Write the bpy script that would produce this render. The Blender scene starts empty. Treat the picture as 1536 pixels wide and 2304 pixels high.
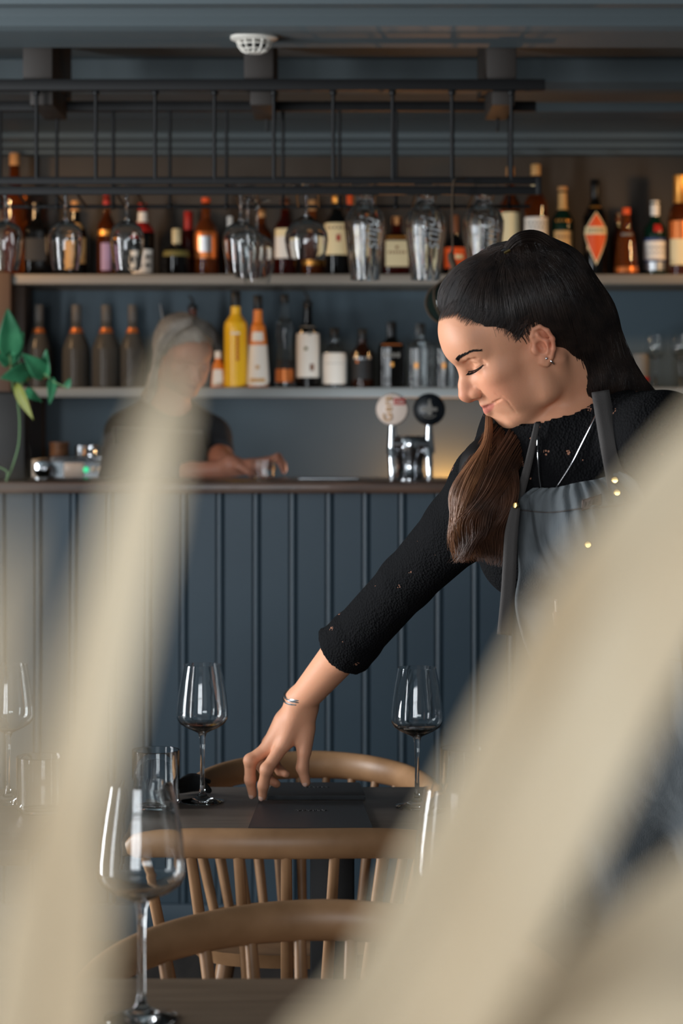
import bpy, bmesh, math, random
import numpy as np
from mathutils import Vector, Matrix

random.seed(7); RNG = np.random.default_rng(7)
scene = bpy.context.scene
COL = scene.collection
PI = math.pi

# ------------------------------------------------------------------ camera
F, CX, HY, ZC = 5000.0, 768.0, 930.0, 1.40      # focal length in pixels, centre column, eye-level row, eye height
cd = bpy.data.cameras.new('camera'); cam = bpy.data.objects.new('camera', cd); COL.objects.link(cam)
cam.location = (0, 0, ZC); cam.rotation_euler = (PI/2, 0, 0)
cd.sensor_fit = 'VERTICAL'; cd.sensor_height = 36; cd.sensor_width = 24
cd.lens = F/2304*36; cd.shift_y = -(1152-HY)/2304
cd.clip_start = 0.02
cd.dof.use_dof = True; cd.dof.focus_distance = 3.35; cd.dof.aperture_fstop = 5.2
scene.camera = cam
scene.view_settings.view_transform = 'Standard'; scene.view_settings.look = 'None'
scene.view_settings.gamma = 1; scene.view_settings.use_curve_mapping = False
scene.view_settings.exposure = 0.0
scene.cycles.max_bounces = 14; scene.cycles.transmission_bounces = 12; scene.cycles.transparent_max_bounces = 12
scene.cycles.diffuse_bounces = 4; scene.cycles.glossy_bounces = 4
scene.cycles.caustics_refractive = False; scene.cycles.caustics_reflective = False

# ------------------------------------------------------------------ world + lights
wd = bpy.data.worlds.new('world'); scene.world = wd; wd.use_nodes = True
wd.node_tree.nodes['Background'].inputs[0].default_value = (0.55, 0.68, 0.85, 1)
wd.node_tree.nodes['Background'].inputs[1].default_value = 1.0
def light(name, kind, loc, rot, power, color, **k):
    l = bpy.data.lights.new(name, kind); o = bpy.data.objects.new(name, l); COL.objects.link(o)
    o.location = loc; o.rotation_euler = rot; l.energy = power; l.color = color
    for a, b in k.items(): setattr(l, a, b)
    return o
DAY = (0.93, 0.97, 1.0)
# daylight through the tall windows of the left wall, and of the wall behind the camera
light('daylight_left_a', 'AREA', (-2.63, 1.75, 1.25), (0, -PI/2, 0), 24, DAY, shape='RECTANGLE', size=1.95, size_y=.42)
light('daylight_left_b', 'AREA', (-2.63, 3.60, 1.25), (0, -PI/2, 0), 115, DAY, shape='RECTANGLE', size=1.95, size_y=.62)
light('daylight_rear', 'AREA', (-0.95, -1.68, 1.35), (PI/2, 0, 0), 82, DAY, shape='RECTANGLE', size=1.9, size_y=1.5)
# added cool fill under the bar top's back edge, brightens the wall behind
light('niche_fill', 'AREA', (0.14, 6.26, 1.12), (math.radians(105), 0, 0), 4.0, (.80, .92, 1.0), shape='RECTANGLE', size=.4, size_y=.05)
# warm spots above the bottle shelf, at both ends, outside the frame
WARM = (1.0, 0.60, 0.28)
for sx in (-1, 1):
    light('shelf_spot', 'SPOT', (sx*1.45, 6.55, 2.12), (math.radians(62), 0, sx*math.radians(52)), 20 if sx < 0 else 13, WARM, spot_size=1.7, spot_blend=0.8, shadow_soft_size=0.04)

# ------------------------------------------------------------------ helpers
def W(px, py, d): return np.array([(px-CX)*d/F, d, ZC-(py-HY)*d/F])
def lin(c):
    r = []
    for v in c[:3]:
        v = v/255.0
        r.append(v/12.92 if v <= 0.04045 else ((v+0.055)/1.055)**2.4)
    return (r[0], r[1], r[2], 1.0)

def mat(name, c, rough=0.5, metal=0.0, spec=0.5, trans=0.0, ior=1.45, c2=None, nscale=8.0, stretch=(1, 1, 1), bump=0.0, bscale=60.0,
        coat=0.0, emit=None, estr=0.0, sss=0.0, attr=None, detail=4.0, sheen=0.0, transl=0.0):
    m = bpy.data.materials.new(name); m.use_nodes = True
    nt = m.node_tree; p = nt.nodes['Principled BSDF']; I = p.inputs
    I['Base Color'].default_value = lin(c); I['Roughness'].default_value = rough; I['Metallic'].default_value = metal
    I['Specular IOR Level'].default_value = spec; I['IOR'].default_value = ior
    I['Transmission Weight'].default_value = trans; I['Coat Weight'].default_value = coat
    if sheen: I['Sheen Weight'].default_value = sheen
    if sss:
        I['Subsurface Weight'].default_value = sss; I['Subsurface Radius'].default_value = (1.0, 0.35, 0.2); I['Subsurface Scale'].default_value = 0.006
    if emit: I['Emission Color'].default_value = lin(emit); I['Emission Strength'].default_value = estr
    tc = None
    def coords(st):
        nonlocal tc
        tc = tc or nt.nodes.new('ShaderNodeTexCoord')
        mp = nt.nodes.new('ShaderNodeMapping'); mp.inputs['Scale'].default_value = st
        nt.links.new(tc.outputs['Object'], mp.inputs['Vector']); return mp.outputs['Vector']
    if c2 is not None:
        n = nt.nodes.new('ShaderNodeTexNoise'); n.inputs['Scale'].default_value = nscale; n.inputs['Detail'].default_value = detail
        nt.links.new(coords(stretch), n.inputs['Vector'])
        rp = nt.nodes.new('ShaderNodeValToRGB'); rp.color_ramp.elements[0].position = 0.32; rp.color_ramp.elements[1].position = 0.68
        rp.color_ramp.elements[0].color = lin(c); rp.color_ramp.elements[1].color = lin(c2)
        nt.links.new(n.outputs['Fac'], rp.inputs['Fac']); nt.links.new(rp.outputs['Color'], I['Base Color'])
    if attr:
        a = nt.nodes.new('ShaderNodeAttribute'); a.attribute_name = attr
        nt.links.new(a.outputs['Color'], I['Base Color'])
    if bump:
        n = nt.nodes.new('ShaderNodeTexNoise'); n.inputs['Scale'].default_value = bscale; n.inputs['Detail'].default_value = 3
        nt.links.new(coords(stretch), n.inputs['Vector'])
        b = nt.nodes.new('ShaderNodeBump'); b.inputs['Strength'].default_value = bump; b.inputs['Distance'].default_value = 0.002
        nt.links.new(n.outputs['Fac'], b.inputs['Height']); nt.links.new(b.outputs['Normal'], I['Normal'])
    if transl:
        t = nt.nodes.new('ShaderNodeBsdfTranslucent'); mxs = nt.nodes.new('ShaderNodeMixShader'); mxs.inputs[0].default_value = transl
        src = I['Base Color'].links[0].from_socket if I['Base Color'].is_linked else None
        if src: nt.links.new(src, t.inputs['Color'])
        else: t.inputs['Color'].default_value = lin(c)
        nt.links.new(p.outputs[0], mxs.inputs[1]); nt.links.new(t.outputs[0], mxs.inputs[2]); nt.links.new(mxs.outputs[0], nt.nodes['Material Output'].inputs['Surface'])
    return m

def wloc(o):
    l = Vector((0, 0, 0))
    while o is not None: l = l + o.location; o = o.parent
    return l

class MB:
    """collects shapes (world coordinates) and links them as one mesh object"""
    def __init__(s): s.v = []; s.f = []; s.n = 0
    def add(s, v, f):
        v = np.asarray(v, float).reshape(-1, 3)
        s.v.append(v); s.f.extend([tuple(int(i)+s.n for i in q) for q in f]); s.n += len(v); return s
    def box(s, x0, x1, y0, y1, z0, z1, bev=0.0, seg=2):
        bm = bmesh.new(); bmesh.ops.create_cube(bm, size=1)
        for v in bm.verts: v.co = Vector((x0+(v.co.x+.5)*(x1-x0), y0+(v.co.y+.5)*(y1-y0), z0+(v.co.z+.5)*(z1-z0)))
        if bev: bmesh.ops.bevel(bm, geom=bm.edges[:], offset=bev, segments=seg, profile=0.5, affect='EDGES')
        bm.verts.index_update()
        s.add([v.co[:] for v in bm.verts], [[v.index for v in f.verts] for f in bm.faces]); bm.free(); return s
    def lathe(s, prof, c=(0, 0, 0), seg=40, sq=0.0, flip=False, a0=0, a1=2*PI, axis=None):
        prof = np.array(prof, float); full = abs(a1-a0-2*PI) < 1e-6
        na = seg if full else seg+1
        th = np.linspace(a0, a1, na, endpoint=not full)
        k = np.ones(na)
        if sq: k = 1/np.maximum(np.abs(np.cos(th)), np.abs(np.sin(th)))**sq
        v = np.zeros((len(prof), na, 3))
        v[:, :, 0] = prof[:, 0][:, None]*k*np.cos(th); v[:, :, 1] = prof[:, 0][:, None]*k*np.sin(th)
        v[:, :, 2] = (prof[:, 1]*(-1 if flip else 1))[:, None]
        if axis is not None:
            q = Vector((0, 0, 1)).rotation_difference(Vector(axis)).to_matrix(); v = v @ np.array(q).T
        v = v + np.array(c, float)
        f = []
        for i in range(len(prof)-1):
            for j in range(seg):
                a, b = i*na+j, i*na+(j+1) % na
                f.append((a, b, b+na, a+na))
        return s.add(v, f)
    def tube(s, pts, r, seg=8, cap=True, closed=False, flat=None, up=(0, 0, 1)):
        """sweep; r a number or list; flat=(radius factor along the side vector, along the other)"""
        P = np.array(pts, float); n = len(P); r = np.full(n, r, float) if np.isscalar(r) else np.array(r, float)
        T = np.roll(P, -1, 0)-np.roll(P, 1, 0) if closed else np.gradient(P, axis=0)
        T /= np.linalg.norm(T, axis=1)[:, None]+1e-12
        u = np.array(up, float); A = np.zeros_like(P); B = np.zeros_like(P); prev = None
        for i in range(n):
            if flat is None and prev is not None: a = prev-T[i]*prev.dot(T[i])
            else:
                a = np.cross(u, T[i])
                if np.linalg.norm(a) < 1e-4: a = np.cross((1, 0, 0.01), T[i])
            a /= np.linalg.norm(a)+1e-12; A[i] = a; B[i] = np.cross(T[i], a); prev = a
        th = np.linspace(0, 2*PI, seg, endpoint=False); fa, fb = flat or (1, 1)
        v = P[:, None]+r[:, None, None]*(fa*np.cos(th)[None, :, None]*A[:, None]+fb*np.sin(th)[None, :, None]*B[:, None])
        f = []
        for i in range(n if closed else n-1):
            i2 = (i+1) % n
            for j in range(seg):
                j2 = (j+1) % seg; f.append((i*seg+j, i*seg+j2, i2*seg+j2, i2*seg+j))
        if cap and not closed:
            f.append(tuple(range(seg))[::-1]); f.append(tuple((n-1)*seg+j for j in range(seg)))
        return s.add(v, f)
    def ball(s, c, r, seg=20, rings=12, M=None):
        r = np.array([r]*3 if np.isscalar(r) else r, float)
        ph = np.linspace(0, PI, rings+1); th = np.linspace(0, 2*PI, seg, endpoint=False)
        v = np.zeros((rings+1, seg, 3)); v[:, :, 0] = np.sin(ph)[:, None]*np.cos(th); v[:, :, 1] = np.sin(ph)[:, None]*np.sin(th); v[:, :, 2] = np.cos(ph)[:, None]
        v = v*r
        if M is not None: v = v @ np.array(M).T
        v = v+np.array(c, float); f = []
        for i in range(rings):
            for j in range(seg): a, b = i*seg+j, i*seg+(j+1) % seg; f.append((a, a+seg, b+seg, b))
        return s.add(v, f)
    def prism(s, poly, y0, y1):
        """polygon in x,z extruded along y"""
        n = len(poly); v = [(x, y0, z) for x, z in poly]+[(x, y1, z) for x, z in poly]
        f = [tuple(range(n)), tuple(range(2*n-1, n-1, -1))]+[(i, i+n, (i+1) % n+n, (i+1) % n) for i in range(n)]
        return s.add(v, f)
    def grid(s, G):
        """G (n,m,3) sheet"""
        n, m = G.shape[:2]; f = [(i*m+j, i*m+j+1, (i+1)*m+j+1, (i+1)*m+j) for i in range(n-1) for j in range(m-1)]
        return s.add(G.reshape(-1, 3), f)
    def build(s, name, m, parent=None, smooth=True, angle=40, merge=True, recalc=True):
        me = bpy.data.meshes.new(name)
        v = np.concatenate(s.v)
        if parent is not None: v = v-np.array(wloc(parent))
        me.from_pydata(v.tolist(), [], s.f); me.update()
        if merge or recalc:
            bm = bmesh.new(); bm.from_mesh(me)
            if merge: bmesh.ops.remove_doubles(bm, verts=bm.verts, dist=1e-6)
            if recalc: bmesh.ops.recalc_face_normals(bm, faces=bm.faces)
            bm.to_mesh(me); bm.free()
        if smooth:
            me.polygons.foreach_set('use_smooth', [True]*len(me.polygons))
            if angle: me.set_sharp_from_angle(angle=math.radians(angle))
        me.materials.append(m)
        o = bpy.data.objects.new(name, me); COL.objects.link(o)
        if parent is not None: o.parent = parent
        return o

def tag(o, label=None, cat=None, group=None, kind=None):
    if label: o['label'] = label
    if cat: o['category'] = cat
    if group: o['group'] = group
    if kind: o['kind'] = kind
    return o
def thing(name, label, cat, loc, group=None):
    o = bpy.data.objects.new(name, None); COL.objects.link(o); o.location = Vector([float(a) for a in loc]); o.empty_display_size = 0.05
    return tag(o, label, cat, group)
def structure(o): o['kind'] = 'structure'; return o
def solid(o, t, off=0.0):
    md = o.modifiers.new('thickness', 'SOLIDIFY'); md.thickness = t; md.offset = off; return o
def text_mesh(name, txt, size, loc, rot, m, parent, ext=0.0004, shear=0.0):
    cu = bpy.data.curves.new(name, 'FONT'); cu.body = txt; cu.size = size; cu.extrude = ext; cu.align_x = 'CENTER'; cu.align_y = 'CENTER'; cu.shear = shear
    t = bpy.data.objects.new(name, cu); COL.objects.link(t)
    me = bpy.data.meshes.new_from_object(t.evaluated_get(bpy.context.evaluated_depsgraph_get())); bpy.data.objects.remove(t)
    R = Matrix.Translation(Vector([float(a) for a in loc])-wloc(parent)) @ Matrix(rot).to_4x4()
    me.transform(R); me.materials.clear(); me.materials.append(m)
    o = bpy.data.objects.new(name, me); COL.objects.link(o); o.parent = parent; return o

def crom(P, n):
    """catmull-rom through points P, n samples"""
    P = np.array(P, float); m = len(P); t = np.linspace(0, m-1, n); i = np.clip(t.astype(int), 0, m-2); u = (t-i)[:, None]
    p0 = P[np.clip(i-1, 0, m-1)]; p1 = P[i]; p2 = P[i+1]; p3 = P[np.clip(i+2, 0, m-1)]
    return 0.5*((2*p1)+(-p0+p2)*u+(2*p0-5*p1+4*p2-p3)*u*u+(-p0+3*p1-3*p2+p3)*u**3)

# ------------------------------------------------------------------ materials
M_PANEL = mat('panel_blue', (50, 65, 75), 0.42, spec=0.4, c2=(46, 60, 70), nscale=3, bump=0.05, bscale=120)
M_CEIL = mat('ceiling_paint', (92, 102, 106), 0.5, spec=0.3)
M_WALLB = mat('wall_blue', (70, 85, 94), 0.6, c2=(64, 79, 88), nscale=2)
M_WALLT = mat('wall_taupe', (66, 57, 48), 0.65, c2=(60, 52, 44), nscale=3)
M_WALLS = mat('wall_side', (92, 94, 94), 0.8)
M_FLOOR = mat('floor_wood', (70, 60, 52), 0.45, c2=(52, 44, 38), nscale=3, stretch=(12, 1, 1))
M_SHELF = mat('shelf_paint', (132, 136, 136), 0.5)
M_SHELFW = mat('shelf_upright', (92, 72, 58), 0.5, c2=(80, 62, 50), nscale=10, stretch=(1, 1, 0.1))
M_COUNTER = mat('counter_wood', (84, 60, 46), 0.38, c2=(48, 34, 27), nscale=9, stretch=(0.6, 6, 6), coat=0.15)
M_OAK = mat('oak', (166, 126, 90), 0.42, c2=(138, 102, 70), nscale=14, stretch=(1, 1, 1), bump=0.08, bscale=90)
M_TABLE = mat('dark_table', (94, 84, 76), 0.36, c2=(78, 69, 62), nscale=10, stretch=(0.6, 5, 5))
M_TABLE2 = mat('grey_table', (112, 94, 76), 0.4, c2=(92, 76, 60), nscale=10, stretch=(0.6, 5, 5))
M_BLACK = mat('black_metal', (14, 15, 16), 0.45, spec=0.5)
M_RACK = mat('rack_iron', (24, 24, 25), 0.5, spec=0.4)
M_RACKW = mat('rack_wood', (46, 40, 36), 0.6)
M_CHROME = mat('chrome', (225, 228, 232), 0.06, metal=1.0)
M_STEEL = mat('steel', (190, 194, 198), 0.22, metal=1.0)
M_BRASS = mat('brass', (214, 178, 112), 0.2, metal=1.0)
M_SILVER = mat('silver', (215, 215, 218), 0.18, metal=1.0)
M_GLASS = mat('clear_glass', (250, 252, 252), 0.0, trans=1.0, ior=1.48)
M_WINE = mat('red_wine', (34, 8, 10), 0.05, spec=0.5)
M_WHITE = mat('white_plastic', (225, 220, 210), 0.5)
M_DARKIN = mat('dark_inside', (22, 22, 22), 0.7)

# ================================================================== SETTING
XL, XR, YF, YB, ZT = -2.6, 2.4, -1.65, 7.25, 2.36
structure(MB().box(XL-.1, XR+.1, YF-.1, YB+.1, -0.08, 0).build('floor', M_FLOOR, smooth=False))
# ceiling: flat boards with boxed beams running across the room, one mesh profile per beam
structure(MB().box(XL-.1, XR+.1, YF-.1, YB+.1, ZT, ZT+0.08).build('ceiling', M_CEIL, smooth=False))
def across(name, prof, m=None):
    n = len(prof); mb = MB()
    v = [(XL, y, z) for y, z in prof]+[(XR, y, z) for y, z in prof]
    f = [tuple(range(n)), tuple(range(2*n-1, n-1, -1))]+[(i, i+n, (i+1) % n+n, (i+1) % n) for i in range(n)]
    return structure(mb.add(v, f).build(name, m or M_CEIL, smooth=False))
zt = ZT+0.01
across('trim_1', [(4.05, zt), (4.05, 2.28), (4.60, 2.28), (4.607, 2.290), (4.614, 2.28), (4.70, 2.28), (4.71, 2.268), (4.76, 2.268), (4.77, 2.276), (4.80, 2.276), (4.805, 2.286), (4.86, 2.286), (4.87, 2.30), (4.88, zt)])
across('trim_2', [(5.03, zt), (5.035, 2.30), (5.06, 2.282), (5.09, 2.276), (5.13, 2.276), (5.14, 2.282), (5.36, 2.282), (5.365, 2.30), (5.37, zt)])
across('trim_3', [(6.03, zt), (6.035, 2.30), (6.06, 2.282), (6.09, 2.276), (6.26, 2.276), (6.27, 2.282), (6.30, 2.30), (6.305, zt)])
across('trim_4', [(6.62, zt), (6.63, 2.30), (6.70, 2.29), (6.98, 2.288), (7.01, 2.284), (7.02, 2.270), (7.08, 2.262), (7.09, 2.250), (7.15, 2.243), (7.15, 2.236), (7.26, 2.236), (7.26, zt)])
# back wall: blue boards below, taupe above the bottle shelf
structure(MB().box(XL-.1, XR+.1, YB, YB+.1, 0, ZT).build('wall_back', M_WALLB, smooth=False))
structure(MB().box(XL, XR, YB-0.012, YB+0.001, 1.80, 2.24).build('trim_5', M_WALLT, smooth=False))
structure(MB().box(XR, XR+.1, YF-.1, YB+.1, 0, ZT).build('wall_right', M_WALLS, smooth=False))
def wall_with_openings(name, fixed, lo, hi, wins, axis):
    mb = MB(); z0, z1 = 0.25, 2.26
    cuts = sorted(wins); a = lo
    def bx(u0, u1, za, zb):
        if axis == 'x': mb.box(fixed-.1, fixed, u0, u1, za, zb)
        else: mb.box(u0, u1, fixed-.1, fixed, za, zb)
    for (u0, u1) in cuts:
        bx(a, u0, 0, ZT); bx(u0, u1, 0, z0); bx(u0, u1, z1, ZT); a = u1
    bx(a, hi, 0, ZT)
    structure(mb.build(name, M_WALLS, smooth=False))
    for i, (u0, u1) in enumerate(cuts):
        fr = MB(); t = 0.035
        def fb(a0, a1, za, zb):
            if axis == 'x': fr.box(fixed-.07, fixed-.03, a0, a1, za, zb)
            else: fr.box(a0, a1, fixed-.07, fixed-.03, za, zb)
        fb(u0, u0+t, z0, z1); fb(u1-t, u1, z0, z1); fb(u0, u1, z0, z0+t); fb(u0, u1, z1-t, z1)
        um = (u0+u1)/2; fb(um-.025, um+.025, z0, z1); fb(u0, u1, 1.62, 1.65)
        yield fr
wn = 1
for wname, fx, lo, hi, wins, ax in (('wall_left', XL, YF-.1, YB+.1, [(1.5, 2.0), (3.25, 3.95)], 'x'), ('wall_front', YF, XL, XR, [(-1.85, 0.15)], 'y')):
    for fr in wall_with_openings(wname, fx, lo, hi, wins, ax):
        structure(fr.build('window_%d' % wn, M_WALLS, smooth=False)); wn += 1

# ================================================================== BAR
bar = thing('bar_counter', 'long blue beadboard bar counter with a dark wooden worktop', 'bar counter', (0, 5.9, 0))
pitch = 0.0968; x = W(85, 0, 5.9)[0]-30*pitch
P = []
g = 0.0035
for i in range(60):
    xc = x+i*pitch
    for dx, dy in ((-.0125, 0), (-.0095, .007), (-.0065, .0005), (-.0030, -.0012), (0, -.0016), (.0030, -.0012), (.0065, .0005), (.0095, .007), (.0125, 0)):
        if XL+.02 < xc+dx < XR-.02: P.append((xc+dx, 5.9+dy))
P = np.array(P); G = np.zeros((2, len(P), 3)); G[0, :, :2] = P; G[1, :, :2] = P; G[0, :, 2] = 0.0; G[1, :, 2] = 1.190
mb = MB().grid(G); mb.box(XL+.02, XR-.02, 5.91, 6.22, 0.002, 1.189)
mb.build('front_panel', M_PANEL, bar, smooth=False)
MB().box(XL+.02, XR-.02, 5.85, 6.30, 1.189, 1.219, 0.004).build('worktop', M_COUNTER, bar)
MB().box(XL+.02, XR-.02, 5.885, 5.905, 0.002, 0.10, 0.003).build('kickboard', M_PANEL, bar)
bc = thing('back_cabinet', 'low dark blue cabinet along the back wall under the shelves', 'cabinet', (0, 7.0, 0))
MB().box(XL+.02, XR-.02, 6.86, 7.245, 0.0, 0.90).build('body', M_PANEL, bc, smooth=False)
MB().box(XL+.02, XR-.02, 6.84, 7.245, 0.90, 0.93, 0.003).build('worktop', M_COUNTER, bc)

ZS1, ZS2 = 1.4+58*7.0/F, 1.4+313*7.0/F       # shelf tops: 1.481 / 1.838
sh = thing('bottle_shelf_unit', 'two painted bottle shelves with a brown upright along the back wall', 'shelf', (0, 7.1, ZS1))
MB().box(W(18, 0, 7.0)[0], XR-.02, 7.0, 7.238, ZS2-0.031, ZS2, 0.003).build('shelf', mat('shelf_warm', (128, 120, 110), 0.5), sh)
MB().box(W(38, 0, 7.0)[0], XR-.02, 7.0, 7.249, ZS1-0.031, ZS1, 0.003).build('shelf', M_SHELF, sh)
MB().box(W(-60, 0, 7.0)[0], W(26, 0, 7.0)[0], 6.98, 7.249, 0.931, ZS2+0.005, 0.003).build('upright', M_SHELFW, sh)
MB().box(W(-60, 0, 7.0)[0], W(97, 0, 7.2)[0], 7.19, 7.249, 0.931, ZS1-.031, .003).build('side_panel', mat('dark_side', (34, 31, 30), .6), sh)
MB().box(W(26, 0, 7.0)[0], W(50, 0, 7.0)[0], 7.06, 7.249, ZS1, ZS2-0.031, 0.002).build('upright', M_SHELFW, sh)

# ================================================================== FURNITURE
def table(name, label, x0, x1, y0, y1, zt, m, th=0.026):
    cx, cy = (x0+x1)/2, (y0+y1)/2
    t = thing(name, label, 'table', (cx, cy, 0))
    MB().box(x0, x1, y0, y1, zt-th, zt, 0.004).build('tabletop', m, t)
    MB().box(cx-.036, cx+.036, cy-.036, cy+.036, 0.03, zt-th, 0.004).build('pedestal', M_BLACK, t)
    MB().box(cx-.26, cx+.26, cy-.035, cy+.035, 0.0, 0.03, 0.006).box(cx-.035, cx+.035, cy-.26, cy+.26, 0.0, 0.029, 0.006).build('foot', M_BLACK, t)
    return t
table('dining_table', 'dark wooden dining table being set under the waitress\'s hand', -0.345, 0.315, 3.40, 3.90, 0.745, M_TABLE)
table('dining_table', 'dark dining table at the left edge behind the dry leaf', -1.25, -0.470, 3.34, 3.88, 0.745, M_TABLE)
table('dining_table', 'grey-brown dining table nearest the viewer holding two stemmed glasses', -0.85, 0.75, 1.60, 2.50, 0.765, M_TABLE2)

def seat_and_legs(c, M):
    """saddle seat at 0.45 and four splayed legs, local frame, back towards +y; M maps local points to the world"""
    n, k = 40, 9
    G = []
    for r in np.linspace(0, 1, k):
        ring = []
        for a in np.linspace(0, 2*PI, n, endpoint=False):
            ca, sa = math.cos(a), math.sin(a); s = (abs(ca)**3+abs(sa)**3)**(-1/3)
            ring.append((0.225*r*s*ca*(1+0.06*(-sa)), 0.215*r*s*sa, 0.452-0.016*(1-r**2)*(1 if r < .99 else 0)))
        G.append(ring)
    G.append([(p[0]*.93, p[1]*.93, 0.425) for p in G[-1]]); G.append([(0, 0, 0.425)]*n)
    V = M(np.array(G).reshape(-1, 3)); f = []
    for i in range(len(G)-1):
        for j in range(n): f.append((i*n+j, i*n+(j+1) % n, (i+1)*n+(j+1) % n, (i+1)*n+j))
    MB().add(V, f).build('seat', M_OAK, c)
    for sx in (-1, 1):
        for sy in (-1, 1):
            MB().tube(M(np.array([(sx*.15, sy*.14, .430), (sx*.19, sy*.19, .2), (sx*.215, sy*.215, 0.0)])), [.016, .0175, .012], 12).build('leg', M_OAK, c)
    for sx in (-1, 1):
        MB().tube(M(np.array([(sx*.186, -.186, .22), (sx*.186, .186, .22)])), .009, 10).build('stretcher', M_OAK, c)

def mapper(loc, rz):
    cz, sz = math.cos(rz), math.sin(rz); R = np.array([[cz, -sz, 0], [sz, cz, 0], [0, 0, 1]])
    return lambda p: np.asarray(p) @ R.T + np.array(loc, float)

def bow_chair(label, loc, rz, group=None, a=0.222, b=0.29, ztop=0.722, rr=0.024, drop=0.015):
    c = thing('bow_back_chair', label, 'chair', loc, group); M = mapper(loc, rz)
    seat_and_legs(c, M)
    def rail(t):                                   # t angle from the back (+y), -100..100 deg
        return np.array([a*math.sin(t), 0.19-b+b*max(math.cos(t), -.05)+0.0, ztop-drop*(1-math.cos(t))])
    T = np.linspace(-math.radians(90), math.radians(90), 61)
    pts = np.array([rail(t) for t in T])
    r = [rr*(1.0-0.18*abs(t)/1.7) for t in T]; r[0] *= .5; r[-1] *= .5; r[1] *= .86; r[-2] *= .86
    MB().tube(M(pts), r, 20, flat=(0.78, 1.12)).build('arm_bow', M_OAK, c)
    for t in np.radians([-84, -62, -46, -33, -20, -6.7, 6.7, 20, 33, 46, 62, 84]):
        p = rail(t); q = np.array([p[0]*.74, np.clip(p[1]*.86-.01, -.17, .17), 0.44])
        MB().tube(M(np.array([q, p*.5+q*.5, p-np.array([0, 0, .012])])), [.0085, .0098, .0075], 10).build('spindle', M_OAK, c)
    return c
def comb_chair(label, loc, rz, ztop=0.835):
    c = thing('spindle_back_chair', label, 'chair', loc); M = mapper(loc, rz)
    seat_and_legs(c, M)
    pts = []; hs = []
    for u in np.linspace(-1, 1, 41):
        pts.append((0.225*u, 0.245-0.055*u*u, ztop-0.021-0.013*u*u*u*u-0.004*u*u)); hs.append(0.021*(1-0.25*abs(u)**6)*(0.62 if abs(u) > .999 else 1))
    MB().tube(M(np.array(pts)), hs, 20, flat=(0.66, 1.0)).build('crest_rail', M_OAK, c)
    for u in np.linspace(-.88, .88, 7):
        p = np.array((0.225*u, 0.245-0.055*u*u, ztop-0.034)); q = np.array((0.15*u, 0.165-0.02*u*u, 0.44))
        MB().tube(M(np.array([q, (p+q)/2, p])), [.0075, .0088, .0075], 10).build('spindle', M_OAK, c)
    return c
bow_chair('oak bow-back chair between the set table and the blue bar', (-0.055, 4.10, 0), 0)
bow_chair('oak bow-back chair at the left edge behind the left table', (-0.875, 4.02, 0), math.radians(4))
bow_chair('oak bow-back chair tucked against the nearest grey-brown table', (-0.02, 2.60, 0), 0.0, a=0.274, b=0.28, ztop=0.764, rr=0.0235, drop=0.03)
comb_chair('oak spindle-back chair with curved crest rail, its back turned to the viewer', (-0.075, 3.27, 0), PI)

# ================================================================== GLASSWARE
def wineglass_prof(k=1.0):
    out = [(0, 0), (.0358, 0), (.0368, .0009), (.036, .002), (.022, .0048), (.010, .0095), (.0052, .016), (.0040, .03), (.0036, .06), (.0038, .09), (.0048, .108), (.0075, .116),
           (.0165, .1205), (.029, .1262), (.0385, .1330), (.0428, .1405), (.0436, .1475), (.0430, .158), (.0405, .180), (.0366, .205), (.0318, .2312)]
    inn = [(.0308, .2312), (.0358, .205), (.0397, .180), (.0421, .158), (.0427, .1475), (.0419, .141), (.0376, .1342), (.028, .1275), (.0155, .1218), (.006, .1185), (0, .1178)]
    return [(r*k, z*k) for r, z in out+inn]
def wine_glass(label, x, y, z, group=None, k=1.0, wine=True):
    t = thing('wine_glass', label, 'wine glass', (x, y, z), group)
    MB().lathe(wineglass_prof(k), (x, y, z+.0004), 56).build('bowl', M_GLASS, t)
    if wine:
        pr = [(0, .1183), (.0055, .1190), (.0152, .1223), (.0276, .128), (.0340, .1318), (.0338, .1322), (0, .1321)]
        MB().lathe([(r*k*.985, zz*k) for r, zz in pr], (x, y, z+.0006), 48).build('wine', M_WINE, t)
    return t
p = W(455, 1805, 3.745); wine_glass('wine glass with a little dark red wine, beside the black napkin', p[0], 3.745, 0.745)
p = W(938, 1815, 3.70); wine_glass('wine glass with a little red wine, right of the reaching hand', p[0], 3.70, 0.745)
p = W(18, 1805, 3.745); wine_glass('wine glass on the left table behind the dry leaf', p[0], 3.745, 0.745, wine=False)
p = W(318, 0, 2.33); wine_glass('empty blurred wine glass on the nearest table, in front of the spindle-back chair', p[0], 2.33, 0.765, k=1.06, wine=False)
p = W(1026, 0, 2.31); wine_glass('empty blurred wine glass on the nearest table, half lost behind dry leaves', p[0], 2.31, 0.765, k=1.06, wine=False)
def tumbler(label, x, y, z):
    t = MB()
    t.lathe([(0, 0), (.034, 0), (.0385, .002), (.0395, .006), (.0405, .091), (.0396, .0915), (.0388, .09), (.038, .008), (.035, .0055), (0, .005)], (0, 0, 0), 48)
    t.v = [v+np.array((x, y, z+.0005)) for v in t.v]
    o = t.build('tumbler', M_GLASS); return tag(o, label, 'drinking glass')
p = W(350, 0, 3.72); tumbler('clear straight tumbler on the set table, next to the black napkin', p[0], 3.72, 0.745)
p = W(1044, 0, 3.74); tumbler('clear straight tumbler at the right end of the set table', p[0], 3.74, 0.745)
p = W(92, 0, 3.65); tumbler('clear straight tumbler on the left table', p[0], 3.65, 0.745)

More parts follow.
